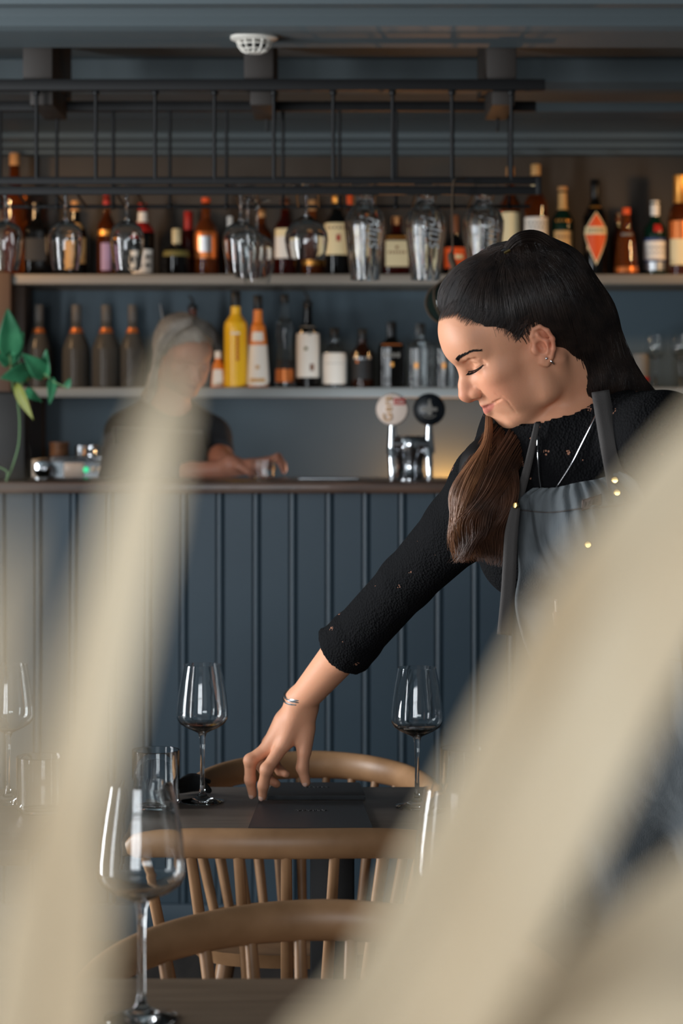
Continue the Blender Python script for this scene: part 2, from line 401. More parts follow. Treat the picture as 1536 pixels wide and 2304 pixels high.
# black napkin: a loose fold of cloth
M_NAP = mat('black_cloth', (30, 32, 34), 0.85, bump=0.2, bscale=400)
c0 = W(424, 1795, 3.80)
G = np.zeros((22, 26, 3))
for i, u in enumerate(np.linspace(-1, 1, 22)):
    for j, v in enumerate(np.linspace(0, 1, 26)):
        ang = PI*1.5*v; r = .016*(1+.25*math.sin(3*u+1))
        G[i, j] = (c0[0]+u*.035+.004*math.sin(9*v), c0[1]+r*math.cos(ang)*1.4+.006*math.sin(4*u), .7475+r*.95+r*.9*math.sin(ang-PI/2)+.004*(1+u)*v)
nap = solid(MB().grid(G).build('folded_napkin', M_NAP, angle=0), .0018); tag(nap, 'folded black napkin between the tumbler and the left wine glass', 'napkin')

# menus
M_MENU = mat('menu_cover', (38, 42, 46), 0.5, bump=0.12, bscale=500); M_PAPER = mat('menu_paper', (120, 122, 122), 0.7); M_MARK = mat('menu_stamp', (66, 66, 66), 0.4)
def menu(label, corners, th):
    """corners: near-left, near-right, far-right, far-left as (x, y)"""
    z = 0.7455; ctr = np.mean(np.array(corners, float), 0)
    t = thing('menu_folder', label, 'menu', (ctr[0], ctr[1], z))
    def slab(s, z0, z1):
        q = [ctr+(np.array(c)-ctr)*s for c in corners]
        v = [(a[0], a[1], z0) for a in q]+[(a[0], a[1], z1) for a in q]
        return MB().add(v, [(0, 1, 2, 3), (4, 5, 6, 7), (0, 1, 5, 4), (1, 2, 6, 5), (2, 3, 7, 6), (3, 0, 4, 7)])
    slab(1, z, z+.0018).add(slab(1, z+th-.0018, z+th).v[0], slab(1, 0, 1).f).build('cover', M_MENU, t, smooth=False)
    slab(.985, z+.0018, z+th-.0018).build('pages', M_MENU, t, smooth=False)
    cs = np.array(corners, float); a, b, c, d = cs
    pts = []
    for u in np.linspace(0, 1, 90):
        lo = a+(b-a)*(.36+.28*u); hi = d+(c-d)*(.36+.28*u)
        pts.append(tuple(lo+(hi-lo)*(.62+.02*math.sin(u*38)+.012*math.sin(u*91)))+(z+th+.0002,))
    MB().tube(pts, .0009, 5).build('cover_stamp', M_MARK, t)
menu('closed black menu folder at the near edge of the set table', [W(558, 0, 3.48)[:2], W(838, 0, 3.48)[:2], W(815, 0, 3.72)[:2], W(582, 0, 3.72)[:2]], .006)
menu('closed black menu folder at the far edge of the table, under the fingers', [W(600, 0, 3.765)[:2], W(822, 0, 3.765)[:2], W(808, 0, 3.90)[:2], W(612, 0, 3.90)[:2]], .007)

# ================================================================== BOTTLES
def gl(name, c, trans=0.85, rough=0.03): return mat(name, c, rough, trans=trans, ior=1.4)
B = dict(amber=gl('amber_glass', (150, 70, 22)), dark=gl('black_glass', (14, 13, 12), .2), green=gl('green_glass', (18, 60, 44), .6), red=gl('red_liquor', (92, 22, 12), .75), brown=gl('brown_glass', (70, 34, 16), .7),
         clear=gl('clear_bottle', (218, 226, 228), .97), smoke=mat('smoke_glass', (104, 99, 92), .22, trans=.55, ior=1.2), copper=gl('copper_liquor', (170, 84, 36), .75), yellow=mat('yellow_enamel', (238, 182, 34), .3, spec=.5), orange=mat('orange_enamel', (226, 124, 40), .35))
L = dict(cream=mat('label_cream', (238, 216, 168), .6), white=mat('label_white', (236, 226, 214), .6), tan=mat('label_tan', (206, 158, 98), .6), orange=mat('label_orange', (232, 84, 22), .5), red=mat('label_red', (170, 30, 22), .5),
         black=mat('label_black', (24, 22, 22), .6), blue=mat('label_blue', (40, 60, 110), .5), copper=mat('label_copper', (206, 118, 62), .35, metal=.6), grey=mat('label_grey', (120, 116, 110), .6), lilac=mat('label_lilac', (170, 140, 170), .6),
         gold=mat('label_gold', (216, 150, 70), .35, metal=.7), silver=mat('label_silver', (200, 204, 208), .3, metal=.8), brownp=mat('label_brown', (120, 70, 40), .6), wood=mat('cork', (196, 140, 86), .7), olive=mat('label_olive', (110, 100, 50), .6), pale=mat('label_pale', (206, 190, 150), .6))
SHAPES = dict(   # (height fraction, radius fraction) of the outline
    std=[(0, .9), (.01, 1), (.56, 1), (.62, .96), (.68, .74), (.73, .48), (.78, .38), (.94, .35), (.945, .4), (.975, .4), (.98, .34)],
    tall=[(0, .9), (.01, 1), (.62, 1), (.67, .94), (.71, .7), (.76, .42), (.96, .38), (.98, .36)],
    squat=[(0, .9), (.015, 1), (.42, 1), (.52, .92), (.60, .6), (.66, .32), (.93, .27), (.97, .3), (.98, .26)],
    round=[(0, .55), (.02, .7), (.14, .95), (.28, 1), (.42, .9), (.52, .6), (.58, .34), (.9, .26), (.97, .28)],
    taper=[(0, .95), (.01, 1), (.3, .9), (.62, .72), (.66, .66), (.70, .46), (.8, .42), (.95, .36), (.98, .34)],
    bell=[(0, .95), (.02, 1), (.08, .98), (.3, .84), (.5, .72), (.62, .62), (.68, .4), (.94, .3), (.98, .28)],
    waist=[(0, .9), (.01, 1), (.2, .96), (.42, .72), (.62, .86), (.68, .8), (.74, .48), (.95, .36), (.98, .34)],
    flask=[(0, .9), (.01, 1), (.34, 1), (.47, .97), (.58, .74), (.70, .40), (.76, .34), (.97, .26), (.985, .24)],
    cone=[(0, .94), (.01, 1), (.1, .98), (.55, .74), (.66, .62), (.70, .42), (.76, .38), (.97, .34)],
    square=[(0, .9), (.015, 1), (.60, 1), (.66, .92), (.71, .5), (.76, .36), (.95, .34), (.98, .34)],
    fat=[(0, .9), (.01, 1), (.5, 1), (.6, .9), (.68, .6), (.74, .36), (.95, .33), (.98, .33)])
def bottle(px, ytop, wpx, d, zb, shape, glass, label, cap=None, capt=.86, labels=(), marks=(), group=None, diamond=None, sq=None, pourer=False, k=1.0):
    pxm = d/F; x = (px-CX)*pxm; h = ZC-(ytop-HY)*pxm-zb; R = wpx*pxm/2
    t = thing('bottle', label, 'bottle', (x, d, zb), group)
    sq = (.8 if shape == 'square' else 0.0) if sq is None else sq
    if sq: R *= .98
    pf = SHAPES[shape]; tt = np.linspace(0, pf[-1][0], 60)
    ts = np.array([a for a, _ in pf]); rs = np.array([b for _, b in pf])
    rad = lambda q: np.interp(q, ts, rs)*R
    prof = [(0, 0.0005)]+[(rad(q), q*h+.0005) for q in sorted(set(list(ts)+list(tt)))]+[(0, pf[-1][0]*h)]
    MB().lathe(prof, (x, d, zb), 28, sq=sq).build('body', glass, t)
    if pourer:
        MB().lathe([(0, h*.97), (R*.42, h*.97), (R*.45, h*1.0), (R*.30, h*1.03), (0, h*1.03)], (x, d, zb), 16).build('cap', cap or M_BLACK, t)
        MB().tube([(x, d, zb+h*1.02), (x, d-.002, zb+h*1.08), (x-.012, d-.004, zb+h*1.14)], [.006, .005, .0035], 10).build('pourer', cap or M_BLACK, t)
    elif cap is not None:
        q = capt; cr = max(rad(min(q, .98))*1.06, R*.3); top = max(1.0, q+.02)
        MB().lathe([(rad(min(q, .98))*1.02, q*h), (cr, q*h+.001), (cr*1.0, top*h-.002), (cr*.9, top*h), (0, top*h)], (x, d, zb), 20).build('cap', cap, t)
    prev = None
    for (t0, t1, m, ha) in labels:
        qs = np.linspace(t0, t1, 8); a0, a1 = -PI/2-math.radians(ha), -PI/2+math.radians(ha)
        pr = [(rad(q)+.0006, q*h) for q in qs]
        prev = MB().lathe(pr, (x, d, zb), 20, sq=sq, a0=a0, a1=a1).build('label' if t1 < .72 else 'neck_band', m, t)
    for (t0, t1, ac, aw, m) in marks:              # printing on the label
        a0, a1 = -PI/2+math.radians(ac-aw), -PI/2+math.radians(ac+aw)
        MB().lathe([(rad(q)+.0011, q*h) for q in np.linspace(t0, t1, 4)], (x, d, zb), 10, sq=sq, a0=a0, a1=a1).build('label_print', m, prev if prev is not None else t)
    if diamond:
        for s, e, m in ((1.0, .0008, L['cream']), (.9, .0014, L['orange'])):
            G = []
            for v in np.linspace(-1, 1, 25):
                w = (1-abs(v)**1.1 if v < 0 else 1-abs(v))*s; q = .40+.27*v*s - (.0 if v < 0 else .0)
                q = .44+(.34 if v < 0 else .22)*v*s
                G.append([(x+(rad(q)+e)*math.sin(a), d-(rad(q)+e)*math.cos(a), zb+q*h) for a in np.linspace(-1, 1, 13)*w*1.15])
            o = MB().grid(np.array(G)).build('label', m, t)
        MB().lathe([(rad(q)+.002, q*h) for q in (.42, .50)], (x, d, zb), 12, a0=-PI/2-.98, a1=-PI/2+.98).build('label_band', L['cream'], t)
        for a in np.linspace(-.62, .62, 7):
            MB().lathe([(rad(q)+.0026, q*h) for q in (.445, .48)], (x, d, zb), 4, a0=-PI/2+a-.05, a1=-PI/2+a+.05).build('label_print', L['brownp'], t)
    return t
G1 = 'bottles on the upper shelf'; G2 = 'bottles on the lower shelf'
d1 = 7.10; Z1 = ZS2; d2 = 7.10; Z2 = ZS1
def UB(px, top, w, shape, glass, label, d=d1, **k): return bottle(px, top, w, d, Z1, shape, B[glass], label, group=G1, **k)
def LB(px, top, w, shape, glass, label, d=d2, **k): return bottle(px, top, w, d, Z2, shape, B[glass], label, group=G2, **k)
txt = lambda t0, t1, m, n=5, w=44: [(t0, t1, -w+(2*w/(n-1))*i, w/(n-1)*.62, m) for i in range(n)]
UB(33, 345, 56, 'tall', 'amber', 'tall amber bottle with wooden stopper, leftmost on the upper shelf', cap=L['wood'], capt=.9, d=7.13)
UB(84, 455, 58, 'square', 'dark', 'squarish black bottle near the left end of the upper shelf', cap=M_BLACK, labels=[(.2, .5, L['black'], 40)])
UB(170, 452, 54, 'fat', 'dark', 'dark bottle with a plain tan label, behind the second hanging glass', cap=L['wood'], labels=[(.16, .5, L['tan'], 62), (.62, .7, L['tan'], 60)])
UB(240, 440, 42, 'std', 'amber', 'slim amber bottle with lilac label and red cap', cap=L['red'], labels=[(.06, .4, L['lilac'], 30), (.5, .56, L['gold'], 60)], d=7.08)
UB(321, 458, 54, 'std', 'dark', 'black bottle with red neck and black-lettered white label', cap=L['red'], capt=.9, labels=[(.74, .88, L['white'], 170), (.6, .73, L['red'], 170), (.03, .36, L['white'], 58)],
   marks=[(.10, .17, -22, 22, L['black']), (.22, .30, -22, 22, L['black']), (.12, .16, 30, 14, L['black']), (.24, .28, 30, 14, L['black'])])
UB(397, 515, 62, 'squat', 'dark', 'squat black bottle with pale stopper and gold shoulder band', cap=L['pale'], capt=.68, labels=[(.40, .52, L['olive'], 75)], d=7.06)
UB(424, 476, 36, 'std', 'red', 'slim dark red bottle half behind the squat black one', cap=L['red'], capt=.72, d=7.17)
UB(463, 445, 56, 'fat', 'copper', 'ornate copper-coloured bottle with silvery label and orange cap', cap=L['orange'], capt=.94, labels=[(.22, .56, L['copper'], 70), (.30, .5, L['silver'], 30)])
UB(517, 487, 40, 'squat', 'brown', 'small brown bottle with white cap behind the cluster of hanging glasses', cap=L['white'], capt=.7, d=7.14)
UB(588, 468, 48, 'std', 'amber', 'amber bottle right behind the cluster of hanging glasses', cap=L['wood'], labels=[(.2, .5, L['brownp'], 55)], d=7.12)
UB(641, 446, 50, 'std', 'red', 'dark red bottle with yellow-topped white label', cap=L['brownp'], labels=[(.22, .5, L['white'], 60), (.5, .60, L['cream'], 60)], d=7.08)
UB(702, 450, 52, 'fat', 'copper', 'orange liquor bottle seen through the dark balloon glass', cap=L['wood'], labels=[(.14, .22, L['gold'], 60)], d=7.12)
UB(757, 432, 58, 'std', 'dark', 'black bottle with big cream label carrying a red dot', cap=L['gold'], labels=[(.24, .62, L['cream'], 72)], marks=[(.40, .48, 8, 9, L['red'])]+txt(.55, .575, L['brownp'], 6), d=7.06)
UB(787, 438, 34, 'tall', 'amber', 'slim amber bottle squeezed beside the cream-labelled one', cap=L['orange'], d=7.17)
UB(892, 488, 60, 'square', 'red', 'square dark red bottle with tan label between two ribbed carafes', cap=L['wood'], labels=[(.14, .58, L['pale'], 42), (.62, .66, L['gold'], 40)], marks=txt(.36, .40, L['brownp'], 6, 30)+[(.44, .49, 0, 6, L['brownp'])], d=7.06)
UB(1023, 484, 52, 'squat', 'dark', 'squat black bottle with bright orange label behind the hanging cord', cap=L['brownp'], capt=.7, labels=[(.12, .46, L['orange'], 66)], marks=[(.27, .34, 20, 22, L['cream'])])
UB(1148, 376, 46, 'tall', 'amber', 'tall amber bottle with cream label at the right end of the rack', cap=L['wood'], capt=.92, labels=[(.28, .58, L['cream'], 80)], d=7.10)
UB(1205, 370, 52, 'tall', 'amber', 'tall amber bottle with white label above the woman\'s hair', cap=L['tan'], capt=.9, labels=[(.22, .52, L['white'], 75), (.80, .88, L['pale'], 170)], marks=txt(.46, .475, L['grey'], 6, 50)+txt(.42, .435, L['grey'], 5, 40), d=7.07)
UB(1265, 420, 52, 'std', 'green', 'dark green bottle with small tan label and tan neck', cap=L['wood'], capt=.95, labels=[(.74, .93, L['tan'], 170), (.26, .50, L['tan'], 50)], marks=txt(.60, .63, L['gold'], 5, 36)+txt(.42, .44, L['brownp'], 5, 30))
UB(1338, 404, 54, 'std', 'dark', 'black bottle with an orange diamond label', cap=M_BLACK, capt=.8, labels=[(.70, .72, L['gold'], 50)], diamond=True, d=7.06)
UB(1408, 468, 56, 'bell', 'copper', 'bell-shaped copper-brown bottle with orange cap', cap=L['orange'], capt=.9, labels=[(.04, .12, L['copper'], 75), (.58, .62, L['grey'], 45)], d=7.06)
UB(1389, 480, 34, 'std', 'brown', 'small brown bottle peeping out behind the bell-shaped one', cap=L['brownp'], d=7.18)
UB(1473, 452, 52, 'std', 'green', 'green bottle with white cap, white label and blue bands', cap=L['white'], capt=.80, labels=[(.07, .18, L['silver'], 75), (.18, .21, L['blue'], 80), (.21, .46, L['white'], 80), (.46, .50, L['blue'], 80)], marks=[(.58, .68, 8, 22, L['red'])]+txt(.36, .38, L['grey'], 5, 45)+txt(.30, .315, L['grey'], 5, 45))
UB(1530, 394, 56, 'std', 'amber', 'amber bottle with gold foil neck at the right edge', cap=L['gold'], capt=.72, labels=[(.10, .36, L['cream'], 60), (.36, .54, L['copper'], 70)], d=7.08)
# lower shelf
for px, w, lab in ((88, 60, 'tapered smoky decanter, furthest left in the row of four by the plant'), (172, 64, 'tapered smoky decanter, second from the plant in the row of four'), (239, 66, 'tapered smoky decanter, third from the plant in the row of four'), (298, 58, 'tapered smoky decanter right behind the bartender\'s hair')):
    bottle(px, 686, w, 7.08, Z2, 'flask', B['smoke'], lab, group='four matching smoky decanters on the lower shelf', cap=mat('dull_grey_cap', (84, 80, 76), .6) if px == 88 else bpy.data.materials['dull_grey_cap'], capt=.80, labels=[(.66, .72, L['copper'], 170)])
LB(433, 690, 50, 'std', 'amber', 'amber bottle with black pourer behind the bartender\'s head', pourer=True, labels=[(.6, .66, L['copper'], 80)])
LB(490, 790, 34, 'taper', 'orange', 'small orange and white bottle beside the bartender\'s cheek', cap=L['white'], capt=.8, labels=[(.05, .5, L['white'], 50)], d=7.06)
LB(530, 655, 52, 'tall', 'yellow', 'tall yellow bottle with red upright lettering and black cap', cap=M_BLACK, capt=.84, marks=[(.28+.045*i, .31+.045*i, 12, 7, L['red']) for i in range(6)]+[(.55, .57, 0, 22, L['white'])], d=7.05)
LB(580, 664, 52, 'cone', 'orange', 'orange topped white tapered bottle right of the yellow one', cap=M_BLACK, capt=.84, labels=[(.02, .46, L['white'], 170), (.5, .6, L['white'], 40)], marks=[(.2, .24, 0, 10, L['tan']), (.06, .1, 0, 40, L['tan'])], d=7.05)
LB(640, 663, 44, 'waist', 'clear', 'clear waisted bottle with a copper band near its foot', cap=M_BLACK, capt=.9, labels=[(.06, .20, L['copper'], 80), (.20, .30, L['black'], 70)], d=7.05)
LB(692, 682, 52, 'tall', 'dark', 'dark bottle with tall white label and black pourer', pourer=True, labels=[(.12, .72, L['white'], 80)], marks=[(.2, .28, 22, 10, L['brownp']), (.44, .48, -8, 8, L['olive']), (.62, .66, 12, 8, L['grey'])], d=7.05)
LB(752, 738, 54, 'fat', 'clear', 'short clear bottle with plain white wrap label', cap=M_BLACK, capt=.82, labels=[(.06, .58, L['white'], 85)], marks=txt(.4, .41, L['grey'], 5, 40), d=7.05)
LB(815, 740, 52, 'fat', 'brown', 'short dark bottle with grey script over copper liquor', cap=M_BLACK, capt=.82, labels=[(.14, .5, L['black'], 70)], marks=txt(.48, .52, L['silver'], 6, 40)+[(.42, .46, -28, 6, L['copper'])], d=7.05)
LB(880, 724, 60, 'square', 'dark', 'square black bottle with a thin copper neck line', cap=M_BLACK, capt=.78, labels=[(.64, .66, L['copper'], 40)], marks=txt(.46, .52, L['grey'], 4, 26)+[(.32, .38, 2, 6, L['gold'])], d=7.05)
LB(945, 728, 62, 'square', 'clear', 'square clear bottle with a small gold square label', cap=M_BLACK, capt=.82, marks=[(.30, .38, -18, 7, L['gold'])], d=7.05)
LB(1006, 728, 56, 'square', 'clear', 'square clear bottle half hidden behind the woman\'s forehead', cap=M_BLACK, capt=.82, marks=[(.30, .38, -18, 7, L['gold'])], d=7.05)
# right end of the lower shelf: a jar and two stem glasses
t = thing('jar', 'grey jar with a red stripe on the lower shelf beside the woman\'s hair', 'jar', W(1440, 0, 7.08)*[1, 1, 0]+[0, 0, ZS1])
c = (W(1440, 0, 7.08)[0], 7.08, ZS1); MB().lathe([(0, .0005), (.027, .0005), (.028, .004), (.028, .10), (.024, .108), (0, .108)], c, 24).build('body', L['grey'], t)
MB().lathe([(.0286, .02), (.0286, .034)], c, 24).build('stripe', L['red'], t)
for px, lab in ((1474, 'small stem glass on the lower shelf, next to the grey jar'), (1530, 'small stem glass on the lower shelf at the right edge')):
    c = W(px, 0, 7.08); t = thing('stem_glass', lab, 'wine glass', (c[0], 7.08, ZS1), 'stem glasses on the lower shelf')
    MB().lathe([(0, 0), (.030, 0), (.030, .001), (.008, .006), (.0035, .012), (.0032, .085), (.008, .092), (.024, .103), (.031, .12), (.031, .135), (.026, .172), (.0252, .172), (.0302, .135), (.0302, .12), (.0235, .1045), (.006, .094), (0, .0935)], (c[0], 7.08, ZS1+.0005), 32).build('bowl', M_GLASS, t)

# ================================================================== BEER TAP
D = 5.99; c = W(923, 0, D); tx = c[0]; zb = 1.219; s_ = D/F
tap = thing('beer_tap', 'chrome double beer tap with a white and a black round badge', 'beer tap', (tx, D+.03, zb))
q = lambda px, py: W(px, py, D)
MB().lathe([(0, 0.0005), (.046, .0005), (.046, .004), (.040, .010), (.034, .03), (.036, .055), (.046, .075), (.050, .09), (.050, .112), (.044, .120), (0, .122)], (tx, D+.03, zb), 40).build('column', M_CHROME, tap)
MB().tube([q(884, 1000), q(905, 1000), q(940, 1000), q(965, 1000)], .017, 18).build('crossbar', M_CHROME, tap)
for px, lab, pm in ((882, 'white badge with brown and red lettering', mat('badge_white', (226, 206, 192), .3)), (965, 'black badge with a pale bottle emblem', mat('badge_black', (16, 20, 24), .2))):
    MB().tube([q(px, 1078)+[0, -.03, 0], q(px-1, 1045)+[0, -.032, 0], q(px-2, 1010)+[0, -.018, 0]], [.009, .0105, .012], 16).build('spout', M_CHROME, tap)
    MB().tube([q(px, 1020), q(px, 990), q(px, 955), q(px, 930)], [.016, .0125, .0095, .0085], 16).build('handle', M_CHROME, tap)
    cc = q(px, 921)+[0, -.012, 0]
    b = MB().lathe([(0, -.012), (.040, -.012), (.0435, -.006), (.0435, .004), (.040, .010), (.025, .0135), (0, .0145)], cc, 48, axis=(0, -1, 0)).build('badge', pm, tap); b['label'] = lab
    up = ((1, 0, 0), (0, 0, -1), (0, 1, 0))         # text plane facing the camera
    R0 = Matrix(((1, 0, 0), (0, 0, -1), (0, 1, 0)))
    f = cc+[0, -.0152, 0]
    if px < 900:
        R1 = R0 @ Matrix.Rotation(PI/2, 3, 'Z')
        text_mesh('lettering', 'Gers', .034, f+[-.012, -.0002, .001], R1, L['tan'], b, .0012)
        MB().box(f[0]+.004, f[0]+.034, f[1]+.001, f[1]+.004, f[2]+.012, f[2]+.030, .0005).build('red_box', L['red'], b)
        text_mesh('lettering', 'Lite', .015, f+[.019, -.0005, .021], R0, pm, b, .0012)
    else:
        e = MB().prism([(f[0]+a*.001, f[2]+z*.001) for a, z in [(-3, 26), (3, 26), (3, 17), (7, 8), (6, -16), (-6, -16), (-7, 8), (-3, 17)]], f[1]-.0006, f[1]+.002)
        e.build('emblem', L['grey'], b, smooth=False)
        e = MB()
        e.box(f[0]-.021, f[0]+.021, f[1]-.0014, f[1]+.0015, f[2]-.005, f[2]+.005, .0004)
        e.tube([f+[.020*math.sin(a), 0.0005, -.004-.019*math.cos(a)] for a in np.linspace(-.95, .95, 20)], .0014, 6)
        e.build('emblem', L['grey'], b)
# warm little lamp on the back cabinet behind the tap
lx = W(1012, 0, 6.93)[0]
lamp = thing('table_lamp', 'small glowing lamp behind the bar, right of the beer tap', 'lamp', (lx, 6.95, .93))
MB().lathe([(0, 0), (.035, 0), (.035, .008), (.008, .014), (.006, .19), (0, .192)], (lx, 6.95, .9305), 24).build('base', M_BLACK, lamp)
MB().ball((lx, 6.95, 1.155), .034, 24, 14).build('bulb', mat('bulb_glow', (255, 196, 120), .4, emit=(255, 178, 92), estr=7), lamp)
light('lamp_glow', 'POINT', (lx, 7.165, 1.115), (0, 0, 0), 9.0, (1, .40, .09), shadow_soft_size=.03)

# ================================================================== ESPRESSO MACHINE (far left, behind the bar)
e0, e1 = W(62, 0, 6.9)[0], W(262, 0, 6.9)[0]
em = thing('espresso_machine', 'silver espresso machine on the back cabinet behind the bartender', 'espresso machine', ((e0+e1)/2, 7.0, .93))
zt_ = W(0, 1036, 6.9)[2]
MB().box(e0+.002, e1, 6.92, 7.18, .9305, zt_, .006).build('body', M_STEEL, em)
MB().box(e0, e0+.045, 6.90, 7.19, .9305, zt_+.002, .012).build('side_panel', mat('white_enamel', (232, 226, 216), .35), em)
MB().box(W(142, 0, 6.9)[0], W(188, 0, 6.9)[0], 6.912, 6.93, 1.20, zt_-.008, .004).build('display_plate', mat('pale_plate', (226, 214, 204), .3), em)
MB().lathe([(.031, 0), (.031, .012), (.027, .026), (.012, .03), (0, .03)], (W(97, 1056, 6.9)[0], 6.905, W(97, 1056, 6.9)[2]), 28, axis=(0, -1, 0)).build('knob', M_CHROME, em)
for px, m in ((192, mat('green_light', (40, 150, 100), .4, emit=(50, 220, 150), estr=1.2)), (209, L['white']), (224, L['white'])):
    a = W(px, 1057, 6.9); MB().ball((a[0], 6.915, a[2]), (.0085, .006, .0085), 14, 8).build('button', m, em)
MB().tube([(W(108, 0, 6.9)[0], 6.97, zt_+.006), (e1-.01, 6.97, zt_+.006)], .006, 10).build('top_rail', M_CHROME, em)
def jar_on(px, w, ytop, m, lab, cat='canister'):
    a = W(px, ytop, 7.0); r = w*7.0/F/2
    o = MB().lathe([(0, 0), (r*.96, 0), (r, .003), (r, (a[2]-zt_)*.8), (r*1.05, (a[2]-zt_)*.82), (r*1.05, a[2]-zt_), (0, a[2]-zt_)], (a[0], 7.05, zt_+.0005), 24).build('canister', m); tag(o, lab, cat)
jar_on(129, 42, 996, mat('brown_tin', (128, 92, 66), .5, c2=(96, 66, 46), nscale=30), 'brown tin standing on the espresso machine')
jar_on(177, 24, 1004, M_STEEL, 'small steel can on the espresso machine')
pc = W(203, 0, 6.98); pt = thing('milk_jug', 'shiny steel milk jug on the espresso machine beside the bartender', 'jug', (pc[0], 7.02, zt_))
MB().lathe([(0, 0), (.021, 0), (.023, .006), (.022, .02), (.017, .03), (.018, .044), (.0165, .044), (.015, .03), (0, .01)], (pc[0], 7.02, zt_+.0005), 24).build('body', M_CHROME, pt)
MB().tube([(pc[0]+.019, 7.02, zt_+.04), (pc[0]+.034, 7.02, zt_+.034), (pc[0]+.034, 7.02, zt_+.016), (pc[0]+.021, 7.02, zt_+.01)], .003, 8).build('handle', M_CHROME, pt)

# ================================================================== POTHOS IN A DARK POT ON THE BAR
M_LEAF = mat('pothos_leaf', (70, 142, 100), 0.35, c2=(44, 108, 74), nscale=20); M_LEAFY = mat('pothos_leaf_yellow', (142, 148, 72), 0.4); M_STEM = mat('pothos_stem', (116, 150, 104), 0.5)
pp = W(40, 0, 6.05)
pot = thing('potted_pothos', 'trailing green pothos in a tall dark pot at the left end of the bar', 'potted plant', (pp[0], 6.10, 1.219))
x0, x1 = W(-52, 0, 6.0)[0], W(56, 0, 6.0)[0]
MB().box(x0, x1, 6.0, 6.14, 1.2195, W(0, 884, 6.0)[2], .006).build('pot', mat('dark_pot', (40, 38, 36), .6, c2=(32, 31, 30)), pot)
MB().box(x0+.006, x1-.006, 6.006, 6.134, W(0, 884, 6.0)[2]-.01, W(0, 884, 6.0)[2]+.004).build('soil', mat('soil', (34, 28, 24), .9), pot)
def pleaf(a, b, w, m, twist=0.0, fold=.25):
    """heart-shaped leaf from stalk point a to tip b (px, py, d); w half width in px"""
    a = W(*a); b = W(*b); ax = b-a; Ln = np.linalg.norm(ax); ax /= Ln; view = np.array((math.sin(twist), -math.cos(twist), 0)); sd = np.cross(ax, view); sd /= np.linalg.norm(sd); nn = np.cross(sd, ax)
    G = []
    for u in np.linspace(0, 1, 17):
        wd = w*6.0/F*(math.sin(PI*min(1, u**.55)))**.8*(1-.12*u) if 0 < u < 1 else .0006
        back = -.10*Ln*math.exp(-u*9)
        row = []
        for v in np.linspace(-1, 1, 9):
            row.append(a+ax*(u*Ln+back*abs(v)*1.5)+sd*wd*v+nn*(fold*wd*abs(v)-.18*Ln*u*u))
        G.append(row)
    solid(MB().grid(np.array(G)).build('leaf', m, pot, angle=0), .0008)
vine = lambda pts, r=.0022: MB().tube(crom([W(*p) for p in pts], 40), r, 8).build('stem', M_STEM, pot)
vine([(30, 890, 6.07), (42, 860, 5.98), (40, 900, 5.93), (44, 945, 5.90), (42, 1000, 5.88), (28, 1050, 5.87), (14, 1083, 5.85)])
vine([(14, 1083, 5.85), (16, 1062, 5.85), (0, 1052, 5.85), (-20, 1046, 5.85)], .0018)
vine([(30, 890, 6.07), (26, 840, 6.0), (22, 800, 5.95)], .0024); vine([(40, 890, 6.07), (60, 840, 6.0), (100, 842, 5.96), (120, 858, 5.94), (150, 872, 5.94)], .0022)
vine([(46, 890, 6.07), (52, 850, 6.0), (45, 815, 5.97)], .002)
pleaf((24, 792, 5.95), (20, 700, 5.90), 30, M_LEAF, .3); pleaf((30, 812, 6.0), (46, 742, 6.02), 24, M_LEAF, -.5)
pleaf((100, 842, 5.96), (56, 800, 5.90), 23, M_LEAF, .2); pleaf((60, 835, 5.98), (8, 850, 5.92), 22, M_LEAF, .6); pleaf((104, 842, 5.96), (98, 788, 5.94), 17, M_LEAF, -.6)
pleaf((40, 872, 5.93), (68, 942, 5.90), 13, M_LEAFY, -.3); pleaf((118, 856, 5.94), (114, 908, 5.92), 12, M_LEAF, .4); pleaf((150, 872, 5.94), (158, 850, 5.94), 8, M_LEAF)
pleaf((22, 810, 5.97), (-6, 800, 5.94), 20, M_LEAF, .2); pleaf((60, 880, 6.0), (88, 900, 5.95), 12, M_LEAF, .1); pleaf((66, 850, 6.0), (40, 826, 5.97), 18, M_LEAF, .5)

# ================================================================== GLASS RACK
dF, dB = 5.40, 5.72
xl = XL+.05; xr = W(1225, 0, dF)[0]; xrb = W(1205, 0, dB)[0]
rk = thing('hanging_glass_rack', 'black iron glass rack hung from the ceiling above the bar', 'glass rack', (-.3, 5.55, 2.236))
zA = W(0, 192, dF)[2]; zB = zA-.006
MB().box(xl, xr, dF-.014, dF+.014, zA-.0135, zA+.0135, .002).build('top_rail', M_RACK, rk)
MB().box(xl, xrb, dB-.014, dB+.014, zA-.020, zA+.005, .002).build('top_rail', M_RACK, rk)
zl1, zl2 = W(0, 406, dF)[2], W(0, 429, dF)[2]; xe = W(1217, 0, dF)[0]
MB().box(xl, xe, dF-.004, dF+.012, zl1-.009, zl1+.009, .002).build('bottom_rail', M_RACK, rk)
MB().box(xl, xe, dF-.008, dF+.008, zl2-.010, zl2+.010, .002).build('bottom_rail', M_RACK, rk)
MB().box(xe-.014, xe, dF-.01, dF+.014, zl2-.01, zl1+.009, .002).build('end_plate', M_RACK, rk)
zb2 = W(0, 465, dB)[2]
MB().tube([(xl, dB, zb2), (W(1192, 0, dB)[0], dB, zb2)], .005, 10).build('bottom_rail', M_RACK, rk)
